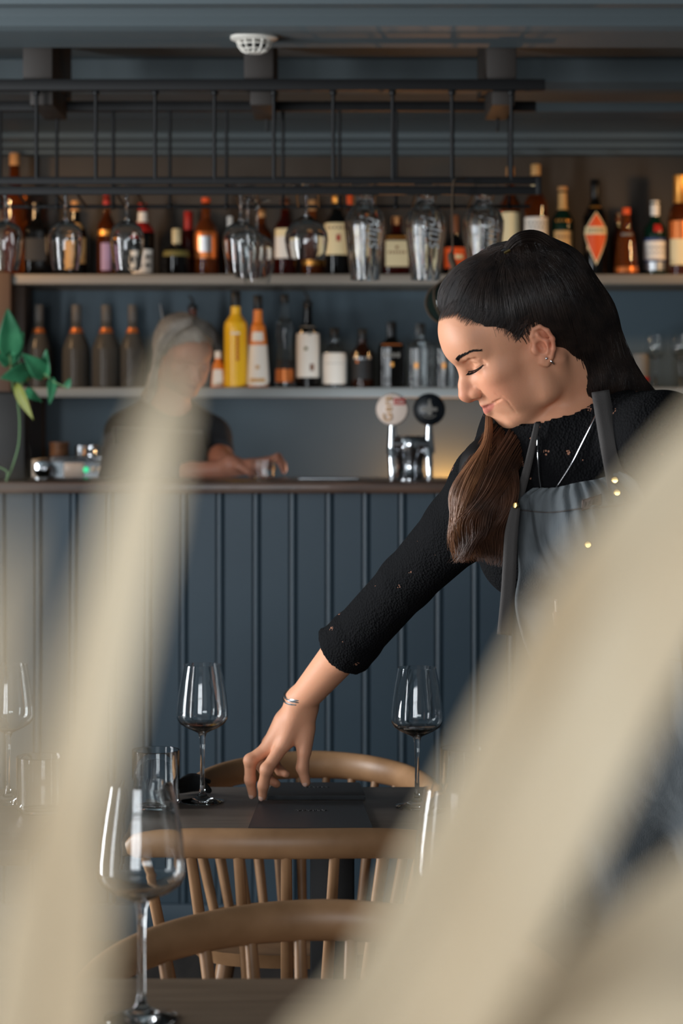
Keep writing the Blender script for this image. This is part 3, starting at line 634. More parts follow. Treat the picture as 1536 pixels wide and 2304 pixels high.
for px in (85, 582, 1128):
    xc = W(px, 0, dF)[0]
    MB().box(xc-.036, xc+.036, dF-.004, dB+.06, zA+.0135, 2.3605, .003).build('hanger_block', M_RACKW, rk)
    MB().box(xc-.022, xc+.034, dF+.02, dB-.02, zA-.045, zA+.012, .003).build('hanger_block', M_RACKW, rk)
    MB().tube([(xc+.01, dB-.03, zA-.02), (xc+.01, dB-.03, zA-.075)], .004, 8).build('bolt', M_RACK, rk)
rods = [82, 222, 357, 485, 615, 757, 890, 1025, 1150]; sp = (1150-82)/8
for i in range(-5, 9):
    px = 82+sp*i
    x_ = W(px, 0, dF)[0]; MB().tube([(x_, dF, zA-.012), (x_, dF, zl1)], .0046, 10).ball((x_, dF, zA-.018), .009, 10, 8).build('rod', M_RACK, rk)
    x2 = W(128+sp/1.05*i, 0, dB)[0]; MB().tube([(x2, dB, zA-.02), (x2, dB, zb2-.006)], .0043, 10).ball((x2, dB, zb2), .008, 10, 8).build('rod', M_RACK, rk)
slots = [15, 148, 285, 552, 690, 820, 957, 1088, -120, -260]
for px in slots:
    for s in (-1, 1):
        x_ = W(px, 0, 5.5)[0]+s*.026
        MB().tube([(x_, dF, zl2+.010), (x_, dB, zb2)], .0032, 8).build('slot_rod', M_RACK, rk)
# hanging glasses (upside down, foot resting on the slot rods)
def hung(label, px, d, outer, inner, name='hanging_wine_glass', cat='wine glass', group=None, seg=48, ribs=0, k=1.0, dx=0, m=None):
    z = zl2+.0105+(zb2-zl2-.0105)*(d-dF)/(dB-dF)+.0075
    c = (W(px, 0, d)[0], d, z)
    t = thing(name, label, cat, c, group)
    mb = MB()
    if not ribs: mb.lathe([(r*k, zz*k) for r, zz in outer+inner[::-1]], c, seg, flip=True)
    else:
        pr = outer+inner[::-1]; n = ribs*8; th = np.linspace(0, 2*PI, n, endpoint=False); v = []
        for i, (r, zz) in enumerate(pr):
            amp = .05 if (i < len(outer) and .035 < zz < .235) else 0
            rr = r*k*(1.12 if .05 < zz < .24 else 1.0)*(1-amp*(1-np.abs(np.cos(th*ribs/2)))); v.append(np.stack([rr*np.cos(th), rr*np.sin(th), np.full(n, -zz*k)], 1)+np.array(c))
        f = [(i*n+j, i*n+(j+1) % n, (i+1)*n+(j+1) % n, (i+1)*n+j) for i in range(len(pr)-1) for j in range(n)]
        mb.add(np.concatenate(v), f)
    mb.build('glass', m or M_GLASS, t); return t
M_ETCH = mat('etched_glass', (206, 214, 218), .30, trans=.75)
STEM = [(0, 0), (.036, 0), (.036, .0012), (.012, .006), (.0045, .014), (.0036, .03), (.0036, .078), (.007, .086)]
tulipO = STEM+[(.022, .092), (.036, .102), (.0425, .118), (.044, .135), (.041, .165), (.0355, .196), (.031, .212)]
tulipI = [(0, .0885), (.006, .089), (.021, .0945), (.035, .1043), (.0413, .119), (.0428, .135), (.0399, .165), (.0345, .196), (.0302, .212)]
ballO = STEM[:-1]+[(.006, .070), (.020, .080), (.040, .094), (.051, .114), (.0535, .132), (.050, .155), (.043, .180)]
ballI = [(0, .076), (.012, .078), (.039, .0965), (.0498, .115), (.0523, .132), (.0489, .155), (.042, .180)]
carO = [(0, 0), (.043, 0), (.043, .003), (.030, .006), (.020, .010), (.0185, .030), (.024, .042), (.040, .062), (.0475, .085), (.047, .105), (.041, .165), (.034, .225), (.033, .236)]
carI = [(0, .030), (.010, .032), (.018, .042), (.037, .063), (.0445, .086), (.044, .105), (.0385, .165), (.0318, .225), (.031, .236)]
hung('hanging wine glass cut by the left edge of the picture', 12, 5.45, tulipO, tulipI, k=.97)
hung('hanging wine glass, first one fully inside the left edge', 147, 5.45, tulipO, tulipI, k=.97)
hung('hanging wine glass in front of the red-necked bottle', 285, 5.45, tulipO, tulipI, k=.97)
for px, d, lab in ((541, 5.445, 'nearest hanging glass of the tight cluster in the middle'), (557, 5.55, 'middle hanging glass of the tight cluster'), (578, 5.655, 'rearmost hanging glass of the tight cluster, furthest right')):
    hung(lab, px, d, tulipO, tulipI, group='cluster of hanging glasses', k=1.0)
hung('wide hanging balloon glass between the cluster and the carafes', 689, 5.44, ballO, ballI)
for px, lab in ((821, 'ribbed hanging carafe, left one of three'), (957, 'ribbed hanging carafe in the middle of three'), (1087, 'ribbed hanging carafe just above the woman\'s hair')):
    t = hung(lab, px, 5.47, carO, carI, 'hanging_carafe', 'carafe', 'ribbed carafes in the rack', ribs=12, k=.96)
    c = t.location
    R0 = Matrix(((1, 0, 0), (0, 0, -1), (0, 1, 0))) @ Matrix.Rotation(-PI/2+.12, 3, 'Z')
    text_mesh('lettering', 'plus', .050, (c.x+.018, c.y-.0475, c.z-.110), R0, M_ETCH, t, .0008, .35)

# smoke detector
ZD = 2.2815; sc_ = W(572, 0, 5.2)
sd = thing('smoke_detector', 'white smoke detector on the ceiling', 'smoke detector', (sc_[0], 5.2, ZD))
MB().lathe([(0, 0), (.056, 0), (.056, .006), (.048, .010), (.040, .012), (0, .012)], (sc_[0], 5.2, ZD), 40, flip=True).build('base', M_WHITE, sd)
MB().lathe([(0, .010), (.030, .010), (.024, .030), (0, .034)], (sc_[0], 5.2, ZD), 30, flip=True).build('sensor', M_DARKIN, sd)
mb = MB()
for a in np.linspace(0, 2*PI, 12, endpoint=False):
    mb.tube([(sc_[0]+r*math.cos(a), 5.2+r*math.sin(a), ZD-z) for r, z in ((.040, .011), (.037, .022), (.029, .033), (.018, .037))], .0028, 6)
for r, z in ((.0385, .019), (.031, .031)):
    mb.tube([(sc_[0]+r*math.cos(a), 5.2+r*math.sin(a), ZD-z) for a in np.linspace(0, 2*PI, 40, endpoint=False)], .002, 6, closed=True)
mb.lathe([(0, .035), (.019, .035), (.018, .039), (0, .040)], (sc_[0], 5.2, ZD), 24, flip=True)
mb.build('cage', M_WHITE, sd)

# hanging glass float in a rope net
hd = 5.36
M_ROPE = mat('rope', (74, 60, 46), .9)
hf = thing('hanging_glass_float', 'dark glass float in a rope net hanging from the rack', 'ornament', W(1018, 415, hd))
MB().tube(crom([W(1046, 402, hd+.02), W(1024, 404, hd), W(1018, 425, hd), W(1017, 500, hd), W(1018, 560, hd)], 30), .0024, 8).build('cord', M_ROPE, hf)
MB().tube(crom([W(1018, 560, hd), W(1014, 580, hd), W(1021, 600, hd), W(1016, 618, hd)], 20), [.004]*4+[.008]*12+[.011]*4, 10).build('knot', M_ROPE, hf)
fc = W(1006, 682, hd); fr_ = .050
MB().ball(fc, fr_, 32, 20).build('float', gl('float_glass', (46, 60, 54), .7), hf)
mb = MB()
for a in np.linspace(0, 2*PI, 7, endpoint=False):
    mb.tube([W(1016, 616, hd)]+[fc+np.array((fr_*1.05*math.sin(p)*math.cos(a+.3*p), fr_*1.05*math.sin(p)*math.sin(a+.3*p), fr_*1.05*math.cos(p))) for p in np.linspace(.5, 3.0, 16)], .0026, 6)
mb.build('net', M_ROPE, hf)

# ================================================================== PEOPLE: smooth-blended bodies meshed on a rectilinear grid
class Cone:
    def __init__(s, a, b, ra, rb=None, k=.01, op='u'):
        s.a = np.array(a, float); s.b = np.array(b, float); s.ra = ra; s.rb = ra if rb is None else rb; s.k = k; s.op = op
    def d(s, P):
        ba = s.b-s.a; h = np.clip(((P-s.a) @ ba)/(ba @ ba+1e-12), 0, 1)
        q = P-s.a-h[..., None]*ba
        return np.sqrt((q*q).sum(-1))-(s.ra+(s.rb-s.ra)*h)
    def box(s):
        r = max(s.ra, s.rb); return np.minimum(s.a, s.b)-r, np.maximum(s.a, s.b)+r
class Ell:
    def __init__(s, c, r, R=None, k=.01, op='u'):
        s.c = np.array(c, float); s.r = np.array(r, float); s.R = np.eye(3) if R is None else np.array(R, float); s.k = k; s.op = op
    def d(s, P):
        p = (P-s.c) @ s.R; k0 = np.sqrt(((p/s.r)**2).sum(-1)); k1 = np.sqrt(((p/s.r**2)**2).sum(-1))
        return k0*(k0-1)/(k1+1e-9)
    def box(s): m = s.r.max(); return s.c-m, s.c+m
class Func:
    """arbitrary cut or region within a box"""
    def __init__(s, fn, lo, hi, k=.004, op='s'): s.fn = fn; s.lo = np.array(lo, float); s.hi = np.array(hi, float); s.k = k; s.op = op
    def d(s, P): return s.fn(P)
    def box(s): return s.lo, s.hi
BIG = 0.06
def blend(D, x, k, op):
    if op == 'u':
        h = np.maximum(k-np.abs(D-x), 0)/k; return np.minimum(D, x)-h*h*k*.25
    h = np.maximum(k-np.abs(D+x), 0)/k; return np.maximum(D, -x)+h*h*k*.25
def sdf(prims, P):
    D = np.full(P.shape[:-1], BIG)
    for p in prims: D = blend(D, p.d(P), p.k, p.op)
    return D
def axis(lo, hi, hc, fine=()):
    out = [lo]
    while out[-1] < hi:
        x = out[-1]; h = hc
        for a, b, hf in fine:
            g = max(a-x, x-b, 0); h = min(h, max(hf, hf+(g-0.004)*.3))
        out.append(x+h)
    return np.array(out)
def net(prims, xs, ys, zs):
    D = np.full((len(xs), len(ys), len(zs)), BIG, np.float32)
    for p in prims:
        lo, hi = p.box(); m = p.k+.02; lo = lo-m; hi = hi+m
        i0, i1 = np.searchsorted(xs, (lo[0], hi[0])); j0, j1 = np.searchsorted(ys, (lo[1], hi[1])); k0, k1 = np.searchsorted(zs, (lo[2], hi[2]))
        if i1 <= i0 or j1 <= j0 or k1 <= k0: continue
        P = np.stack(np.meshgrid(xs[i0:i1], ys[j0:j1], zs[k0:k1], indexing='ij'), -1)
        D[i0:i1, j0:j1, k0:k1] = blend(D[i0:i1, j0:j1, k0:k1], p.d(P), p.k, p.op)
    S = D < 0; cnt = np.zeros(tuple(n-1 for n in D.shape), np.int8)
    off = [(a, b, c) for a in (0, 1) for b in (0, 1) for c in (0, 1)]
    nx, ny, nz = D.shape
    for a, b, c in off: cnt += S[a:nx-1+a, b:ny-1+b, c:nz-1+c]
    I = np.argwhere((cnt > 0) & (cnt < 8)); ids = np.full(cnt.shape, -1, np.int32); ids[tuple(I.T)] = np.arange(len(I))
    V = {o: D[I[:, 0]+o[0], I[:, 1]+o[1], I[:, 2]+o[2]] for o in off}
    acc = np.zeros((len(I), 3)); num = np.zeros(len(I)); ax3 = (xs, ys, zs)
    for o in off:
        for ax in range(3):
            if o[ax]: continue
            o2 = list(o); o2[ax] = 1; va, vb = V[o], V[tuple(o2)]; m = (va < 0) != (vb < 0)
            t = np.where(m, va/(va-vb+1e-20), 0)
            pos = np.stack([ax3[q][I[:, q]+o[q]] for q in range(3)], 1); pos[:, ax] += t*(ax3[ax][I[:, ax]+1]-ax3[ax][I[:, ax]])
            acc[m] += pos[m]; num[m] += 1
    verts = acc/num[:, None]; quads = []
    for ax in range(3):
        u, v = (ax+1) % 3, (ax+2) % 3
        sl0 = [slice(None)]*3; sl1 = [slice(None)]*3; sl0[ax] = slice(0, -1); sl1[ax] = slice(1, None)
        E = np.argwhere(S[tuple(sl0)] != S[tuple(sl1)]); E = E[(E[:, u] > 0) & (E[:, v] > 0) & (E[:, u] < D.shape[u]-1) & (E[:, v] < D.shape[v]-1)]
        def cell(du, dv): q = E.copy(); q[:, u] -= du; q[:, v] -= dv; return ids[tuple(q.T)]
        Q = np.stack([cell(1, 1), cell(0, 1), cell(0, 0), cell(1, 0)], 1); fl = S[tuple(E.T)]; Q[~fl] = Q[~fl][:, ::-1]; quads.append(Q)
    return verts, np.concatenate(quads)
def sdf_mesh(name, prims, xs, ys, zs, m, parent, relax=0):
    v, q = net(prims, xs, ys, zs)
    me = bpy.data.meshes.new(name); v = v-np.array(wloc(parent)) if parent is not None else v
    me.vertices.add(len(v)); me.vertices.foreach_set('co', v.ravel()); me.loops.add(q.size); me.loops.foreach_set('vertex_index', q.ravel().astype(np.int32))
    me.polygons.add(len(q)); me.polygons.foreach_set('loop_start', np.arange(0, q.size, 4, dtype=np.int32)); me.polygons.foreach_set('loop_total', np.full(len(q), 4, np.int32))
    me.update(calc_edges=True); me.validate(); me.polygons.foreach_set('use_smooth', [True]*len(me.polygons)); me.materials.append(m)
    o = bpy.data.objects.new(name, me); COL.objects.link(o); o.parent = parent
    return o
def surf(prims, pts, d0, d1, n=220):
    """depth at which the view line through each (px, py) first meets the surface; nan if none"""
    pts = np.array(pts, float); ds = np.linspace(d0, d1, n)
    P = np.stack([(pts[:, 0]-CX)[:, None]*ds/F, np.broadcast_to(ds, (len(pts), n)), ZC-(pts[:, 1]-HY)[:, None]*ds/F], -1)
    D = sdf(prims, P); ins = D < 0; hit = ins.any(1); i = ins.argmax(1); i = np.clip(i, 1, n-1)
    a = D[np.arange(len(pts)), i-1]; b = D[np.arange(len(pts)), i]
    r = ds[i-1]+(ds[1]-ds[0])*np.clip(a/(a-b+1e-12), 0, 1); r[~hit] = np.nan
    return r

# ---------------------------------------------------------------- head in its own frame (mm: forward, side, up)
class Head:
    def __init__(s, O, yaw, pitch, roll, k):
        cy, sy = math.cos(yaw), math.sin(yaw); f = np.array([-cy, -sy, 0.]); sd = np.array([sy, -cy, 0.]); u = np.array([0, 0, 1.])
        cp, sp = math.cos(pitch), math.sin(pitch); f2 = f*cp-u*sp; u2 = u*cp+f*sp
        cr, sr = math.cos(roll), math.sin(roll); s3 = sd*cr+u2*sr; u3 = u2*cr-sd*sr
        s.M = np.stack([f2, s3, u3], 1); s.O = np.array(O, float); s.k = k*1e-3
    def __call__(s, f, sd, u): return s.O+s.k*(s.M @ np.array([f, sd, u], float))
    def inv(s, P): return ((np.asarray(P)-s.O) @ s.M)/s.k
    def ell(s, c, r, k=6, op='u', tilt=None):
        R = s.M if tilt is None else s.M @ tilt
        return Ell(s(*c), np.array(r)*s.k, R, k*s.k, op)
    def cone(s, a, b, ra, rb=None, k=6, op='u'): return Cone(s(*a), s(*b), ra*s.k, (ra if rb is None else rb)*s.k, k*s.k, op)
def rotu(a):   # rotation about the up axis of the head frame
    c, s = math.cos(a), math.sin(a); return np.array([[c, -s, 0], [s, c, 0], [0, 0, 1]])
def rots(a):   # about the side axis
    c, s = math.cos(a), math.sin(a); return np.array([[c, 0, s], [0, 1, 0], [-s, 0, c]])
def head_prims(H, smile=1.0, ears=(1, -1)):
    p = [H.ell((-8, 0, 46), (100, 73, 74), 8), H.ell((40, 0, 2), (54, 60, 84), 20), H.ell((-30, 0, 22), (66, 66, 60), 20)]
    p += [H.cone((64, 0, 62), (84, 0, 38), 26, 16, 18), H.ell((70, 0, 50), (30, 52, 34), 20)]
    for s in (1, -1):
        p += [H.cone((82, s*10, 33), (62, s*42, 34), 12, 10, 12),                       # brow ridge
              H.ell((54, s*40, -4), (24, 20, 17), 16),                                  # cheekbone
              H.ell((64, s*29, -24), (19, 17, 19), 14),                                 # cheek apple
              H.cone((18, s*47, -56), (66, s*14, -76), 14, 15, 18),                     # jaw line
              H.cone((6, s*54, -10), (18, s*49, -56), 14, 13, 18),
              H.ell((48, s*36, -40), (26, 20, 26), 16)]
    p += [H.ell((68, 0, -77), (17, 20, 14.5), 10), H.ell((60, 0, -48), (30.5, 30, 27), 12), H.cone((40, 0, -78), (66, 0, -76), 15, 14, 16)]
    for s in (1, -1):
        p += [H.ell((94, s*29, 13), (15, 17, 12), 13, 's'),                             # socket
              H.ell((67, s*31, 11), (15.6, 16, 14.6), 4)]                               # lidded eyeball
    # nose
    p += [H.cone((84, 0, 22), (88, 0, 14), 13, 9.0, 10), H.cone((88, 0, 14), (102, 0, -8), 9.3, 8.4, 8), H.cone((102, 0, -8), (107.6, 0, -19), 8.2, 9.0, 6),
          H.ell((106.5, 0, -20), (9.6, 9.5, 8.6), 5), H.cone((92, 0, -26), (106, 0, -26), 5.2, 5.0, 6), H.cone((78, 0, -12), (94, 0, -18), 16, 12, 12)]
    for s in (1, -1):
        p += [H.ell((92.5, s*12.5, -22), (11.5, 6.6, 8.2), 5), H.cone((84, s*17.5, -16), (84, s*18, -27), 1.4, 1.4, 4, 's'), H.ell((98, s*7.5, -31), (6.5, 3.4, 4.6), 2.5, 's')]
    # mouth
    p += [H.cone((84, 0, -36), (86, 0, -43), 11, 11.5, 6)]
    mc = (72.5+2, 26, -44.5+smile)
    for s in (1, -1):
        c = (mc[0], s*mc[1], mc[2])
        p += [H.cone((91.8, s*3, -43.0), c, 5.0, 2.6, 4), H.cone((91.0, 0, -52.5), (c[0], c[1]*.86, c[2]-4), 5.9, 2.6, 4)]
    p += [H.cone((92, 0, -57), (80, 0, -66), 4, 12, 8)]
    p.append(H.cone((96, 0, -47.2), (91, 8, -47.4), .9, 1.1, 2.2, 's')); p.append(H.cone((96, 0, -47.2), (91, -8, -47.4), .9, 1.1, 2.2, 's'))
    for s in ears:
        path = [(4, 69, 10), (3, 71, 20), (-3, 73, 27), (-11, 76, 27), (-17, 78, 18), (-18, 78.5, 5), (-13, 77.5, -7), (-5, 75, -16), (3, 71, -22), (9, 68.5, -17)]
        p.append(H.ell((-5, s*71, 3), (13, 5, 23.5), 5))
        p.append(H.ell((3, s*70, -17), (7, 4.4, 8), 5))
        for a, b in zip(path[:-1], path[1:]): p.append(H.cone((a[0], s*a[1], a[2]), (b[0], s*b[1], b[2]), 3.0, 3.0, 2.2))
        p += [H.cone((-4, s*75.5, 19), (-10, s*77, 6), 2.8, 2.8, 3), H.cone((-10, s*77, 6), (-4, s*75, -8), 2.8, 2.8, 3), H.ell((1, s*77.5, 2), (7, 8, 9), 2.5, 's'), H.ell((-9, s*79.5, 18), (3.4, 4.5, 7), 2.5, 's'), H.ell((8.5, s*70, 2), (4.4, 4, 6), 4)]
    return p
def head_tint(o, H, base, lip, blush, rough_z=None):
    """tint: lips, darker mouth seam, rosy cheeks and nose tip"""
    me = o.data; n = len(me.vertices); v = np.zeros(n*3); me.vertices.foreach_get('co', v); v = v.reshape(-1, 3)+np.array(wloc(o)); q = H.inv(v)
    col = np.tile(np.array(lin(base)), (n, 1))
    def mixin(c, w):
        w = np.clip(w, 0, 1)[:, None]; col[:, :3] = col[:, :3]*(1-w)+np.array(lin(c))[:3]*w
    a = np.abs(q[:, 1])
    for c, r in (((66, 34, -22), 26), ((108, 0, -20), 15)): mixin(blush, .55*np.exp(-(((q[:, 0]-c[0])**2+(a-c[1])**2+(q[:, 2]-c[2])**2)/r**2)))
    e = np.array([q[:, 0]+12, (a-76)*.5, q[:, 2]-5]); mixin(blush, .6*np.exp(-(e**2).sum(0)/26**2))
    up = -47.2+np.clip(a/27, 0, 1)**2*3.0; hgt = 6.0*(1-(np.clip(a/27, 0, 1))**2); lo = 10.0*(1-(np.clip(a/25, 0, 1))**2)
    inl = (q[:, 2] < up+hgt) & (q[:, 2] > up-lo) & (q[:, 0] > 72) & (a < 27)
    edge = np.minimum(up+hgt-q[:, 2], q[:, 2]-up+lo)
    mixin(lip, np.where(inl, np.clip(edge/2.0, 0, 1), 0)*.85)
    L0 = crom(np.array(CREASE[0][0], float)*[1, 1, 1], 40); qa = q.copy(); qa[:, 1] = a; near = np.where((q[:, 0] > 66) & (a < 32) & (np.abs(q[:, 2]+47) < 14))[0]
    if len(near):
        dm = np.sqrt(((qa[near, None]-L0[None])**2).sum(-1)).min(1); w_ = np.zeros(n); w_[near] = .85*np.exp(-(dm/1.5)**2); mixin((112, 52, 46), w_)
    at = me.color_attributes.new('tint', 'FLOAT_COLOR', 'POINT'); at.data.foreach_set('color', col.ravel().astype(np.float32))
def hair_tubes(name, paths, r, m, parent, tipf=.35):
    """many strands as three-sided tubes; paths (n,k,3)"""
    P = np.asarray(paths, float); n, k = P.shape[:2]
    T = np.gradient(P, axis=1); T /= np.linalg.norm(T, axis=2)[..., None]+1e-9
    A = np.cross(T, np.array((.3, -1, .2))); A /= np.linalg.norm(A, axis=2)[..., None]+1e-9; Bv = np.cross(T, A)
    rr = r*np.interp(np.linspace(0, 1, k), (0, .25, .7, 1), (.2, 1, .9, tipf))[None, :, None]*RNG.uniform(.6, 1.25, (n, 1, 1))
    V = np.stack([P+rr*(math.cos(t)*A+math.sin(t)*Bv) for t in (0, 2.094, 4.189)], 2)        # n,k,3,3
    base = np.arange(n*k*3).reshape(n, k, 3); f = []
    for j in range(3):
        a, b = base[:, :-1, j], base[:, :-1, (j+1) % 3]; c, d = base[:, 1:, (j+1) % 3], base[:, 1:, j]; f.append(np.stack([a, b, c, d], -1).reshape(-1, 4))
    return MB_raw(name, V.reshape(-1, 3), np.concatenate(f), m, parent)
def MB_raw(name, v, q, m, parent):
    me = bpy.data.meshes.new(name); v = v-np.array(wloc(parent))
    me.vertices.add(len(v)); me.vertices.foreach_set('co', v.ravel()); me.loops.add(q.size); me.loops.foreach_set('vertex_index', q.ravel().astype(np.int32))
    me.polygons.add(len(q)); me.polygons.foreach_set('loop_start', np.arange(0, q.size, 4, dtype=np.int32)); me.polygons.foreach_set('loop_total', np.full(len(q), 4, np.int32))
    me.update(calc_edges=True); me.polygons.foreach_set('use_smooth', [True]*len(me.polygons)); me.materials.append(m)
    o = bpy.data.objects.new(name, me); COL.objects.link(o); o.parent = parent; return o
def lock(cent, rx, ry, n, wave=0.0, k=26, rng=RNG, wl=2.2, fray=0.0):
    """strands of a hair lock: centres (px,py,d), half widths in px (across) and metres (in depth)"""
    C = crom(np.array([W(*c) for c in cent]), k); t = np.linspace(0, 1, k)
    X = np.interp(t, np.linspace(0, 1, len(rx)), rx)*3.25/F; Y = np.interp(t, np.linspace(0, 1, len(ry)), ry)
    T = np.gradient(C, axis=0); T /= np.linalg.norm(T, axis=1)[:, None]; S = np.stack([-T[:, 2], 0*T[:, 1], T[:, 0]], 1); S /= np.linalg.norm(S, axis=1)[:, None]+1e-9
    a = rng.uniform(0, 2*PI, n); r = np.sqrt(rng.uniform(.25, 1, n)); u = r*np.cos(a); v = r*np.sin(a)
    ph = u*2.2+rng.uniform(-.5, .5, n)
    w = wave*(t**1.5)[None]*np.sin(2*PI*wl*t[None]+ph[:, None]); fr = fray*(t**3)[None]*rng.normal(0, 1, (n, 1))
    P = C[None]+S[None]*((u[:, None]*X[None])+w+fr)[..., None]
    P[:, :, 1] += v[:, None]*Y[None]+.6*wave*(t**1.5)[None]*np.cos(2*PI*wl*t[None]+ph[:, None])
    cut = rng.uniform(.86, 1.0, n); idx = np.clip((cut[:, None]*np.linspace(0, 1, k)[None]*(k-1)), 0, k-1)
    i0 = np.floor(idx).astype(int); i1 = np.minimum(i0+1, k-1); fr_ = (idx-i0)[..., None]
    ar = np.arange(n)[:, None]
    return P[ar, i0]*(1-fr_)+P[ar, i1]*fr_
def hug(a, b, prims, lift=.0012, k=18, ctr=None, it=7, bow=0.0):
    """strands from points a to points b pushed onto the hair volume's surface"""
    t = np.linspace(0, 1, k)[None, :, None]; P = a[:, None]*(1-t)+b[:, None]*t
    ctr = np.asarray(ctr, float)
    for _ in range(it):
        D = sdf(prims, P)
        N = P-ctr; N /= np.linalg.norm(N, axis=2)[..., None]
        P = P-N*np.clip(D-lift-RNG.uniform(0, .0006), -.03, .012)[..., None]
    Ps = P.copy(); Ps[:, 1:-1] = (P[:, :-2]+P[:, 1:-1]*2+P[:, 2:])/4
    return Ps

SKIN = mat('skin', (214, 158, 128), .5, spec=.35, sss=.25, attr='tint', bump=.1, bscale=260)
SKIN2 = mat('skin_bartender', (196, 140, 112), .5, spec=.35, sss=.15, attr='tint')
HAIR = mat('dark_hair', (30, 23, 21), .36, spec=.5, c2=(52, 40, 34), nscale=40)
HAIRB = mat('dark_hair_base', (20, 16, 15), .6, spec=.2)
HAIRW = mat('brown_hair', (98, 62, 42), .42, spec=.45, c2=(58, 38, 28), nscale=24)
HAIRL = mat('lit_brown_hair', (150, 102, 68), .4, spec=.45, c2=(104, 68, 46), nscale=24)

# =========================================================== THE WAITRESS
wom = thing('person', 'woman in a black lace sweater and grey apron leaning over the set table, reaching down', 'person', (.52, 3.42, 0))
HO = W(1187.8, 765.5, 3.2); H = Head(HO, math.radians(3), math.radians(31), math.radians(-12), 1.088)
shR = W(1112, 1092, 3.36); shL = W(1492, 985, 3.10); neckB = W(1290, 925, 3.275); chest = W(1300, 1130, 3.27); waist = np.array((.415, 3.32, 1.08)); pelv = np.array((.50, 3.38, .92))
armM = W(915, 1308, 3.52); elb = W(880, 1345, 3.535); cuff = W(775, 1462, 3.625); wri = W(677, 1578, 3.70)
e1 = shL-shR; e1 /= np.linalg.norm(e1); upv = neckB-pelv; upv -= e1*upv.dot(e1); upv /= np.linalg.norm(upv); nf = np.cross(upv, e1)
if nf[1] > 0: nf = -nf
TR = np.stack([e1, nf, upv], 1)
hpL, hpR = pelv+np.array((.075, -.055, -.02)), pelv+np.array((-.075, .055, -.02))
kneeL, kneeR = np.array((.62, 3.28, .48)), np.array((.50, 3.44, .48)); ankL, ankR = np.array((.66, 3.30, .09)), np.array((.53, 3.47, .09))
elbL = W(1585, 1290, 3.13); wriL = np.array((.52, 3.02, .90))
def torso(g, k=.03):
    """g: how much thicker than the skin"""
    return [Ell(chest, (.150+g, .098+g, .19+g), TR, k), Cone(shR, neckB-upv*.035, .050+g, .052+g, k), Cone(shL, neckB-upv*.035, .050+g, .052+g, k),
            Ell(chest+nf*.070+e1*.068-upv*.035, (.062+g, .055+g, .062+g), TR, k), Ell(chest+nf*.070-e1*.068-upv*.035, (.062+g, .055+g, .062+g), TR, k),
            Ell(waist, (.125+g, .092+g, .17+g), TR, .04), Ell(pelv, (.158+g, .115+g, .13+g), TR, .05)]
skin = torso(0)
skin += [Cone(H(-22, 0, 0), H(-34, 0, -70), .052, .052, .02), Cone(H(-30, 0, -40), neckB+upv*.01, .052, .056, .02), Cone(neckB+upv*.01, neckB-upv*.05, .056, .075, .03),
         Cone(shR, armM, .046, .036, .02), Cone(armM, cuff, .036, .0325, .012), Cone(cuff, wri, .0335, .0245, .012),
         Cone(shL, elbL, .044, .037, .02), Cone(elbL, wriL, .037, .024, .012), Cone(hpL, kneeL, .075, .05, .03), Cone(hpR, kneeR, .075, .05, .03), Cone(kneeL, ankL, .05, .035, .02), Cone(kneeR, ankR, .05, .035, .02),
         Cone(ankL, ankL+nf*.14-[0, 0, .05], .036, .03, .02), Cone(ankR, ankR+nf*.14-[0, 0, .05], .036, .03, .02)]
# sternomastoid + collar bone hint
skin += [Cone(H(-14, 58, -28), neckB+nf*.05+e1*.012-upv*.03, .012, .010, .018), Cone(neckB+nf*.052+e1*.015-upv*.045, shL+upv*.03, .009, .009, .014)]
# right hand, palm away, fingers hanging to the folder
def chain(pts, rad, k=.006): return [Cone(W(*a), W(*b), ra, rb, k) for (a, b), (ra, rb) in zip(zip(pts[:-1], pts[1:]), zip(rad[:-1], rad[1:]))]
mI, mM, mR, mP = (641, 1670, 3.695), (606, 1681, 3.712), (607, 1672, 3.738), (622, 1660, 3.760)
wq = W(*(677, 1578, 3.70))
skin += [Cone(wri, W(655, 1640, 3.705), .0235, .0205, .012), Cone(wri, W(*mI), .021, .0135, .012), Cone(wri+[.004, .012, 0], W(*mM), .021, .0135, .012), Cone(wri+[.004, .016, 0], W(*mR), .020, .0135, .012), Cone(wri+[.008, .018, 0], W(*mP), .019, .0130, .012),
         Cone(W(690, 1600, 3.70), W(684, 1672, 3.70), .0175, .0135, .012), Cone(W(640, 1625, 3.71), W(618, 1672, 3.715), .018, .015, .012)]
skin += chain([mI, (600, 1731, 3.682), (592, 1767, 3.690), (590.5, 1792, 3.698)], [.0118, .0102, .0088, .0072])
skin += chain([mM, (563, 1711, 3.705), (562.5, 1754, 3.712), (568, 1787, 3.722)], [.0118, .0104, .0090, .0074])
skin += chain([mR, (583, 1716, 3.752), (604, 1752, 3.762), (622, 1764, 3.752)], [.0112, .0098, .0084, .0070])
skin += chain([mP, (612, 1706, 3.780), (630, 1735, 3.786), (644, 1742, 3.776)], [.0100, .0086, .0074, .0064])
skin += chain([(688, 1640, 3.70), (684, 1690, 3.694), (680, 1727, 3.690), (688, 1760, 3.690)], [.0150, .0112, .0098, .0078])
skin += [Ell(W(600, 1731, 3.680), (.0108, .0108, .0105), None, .004), Ell(W(563, 1711, 3.703), (.0108, .0108, .0105), None, .004)]
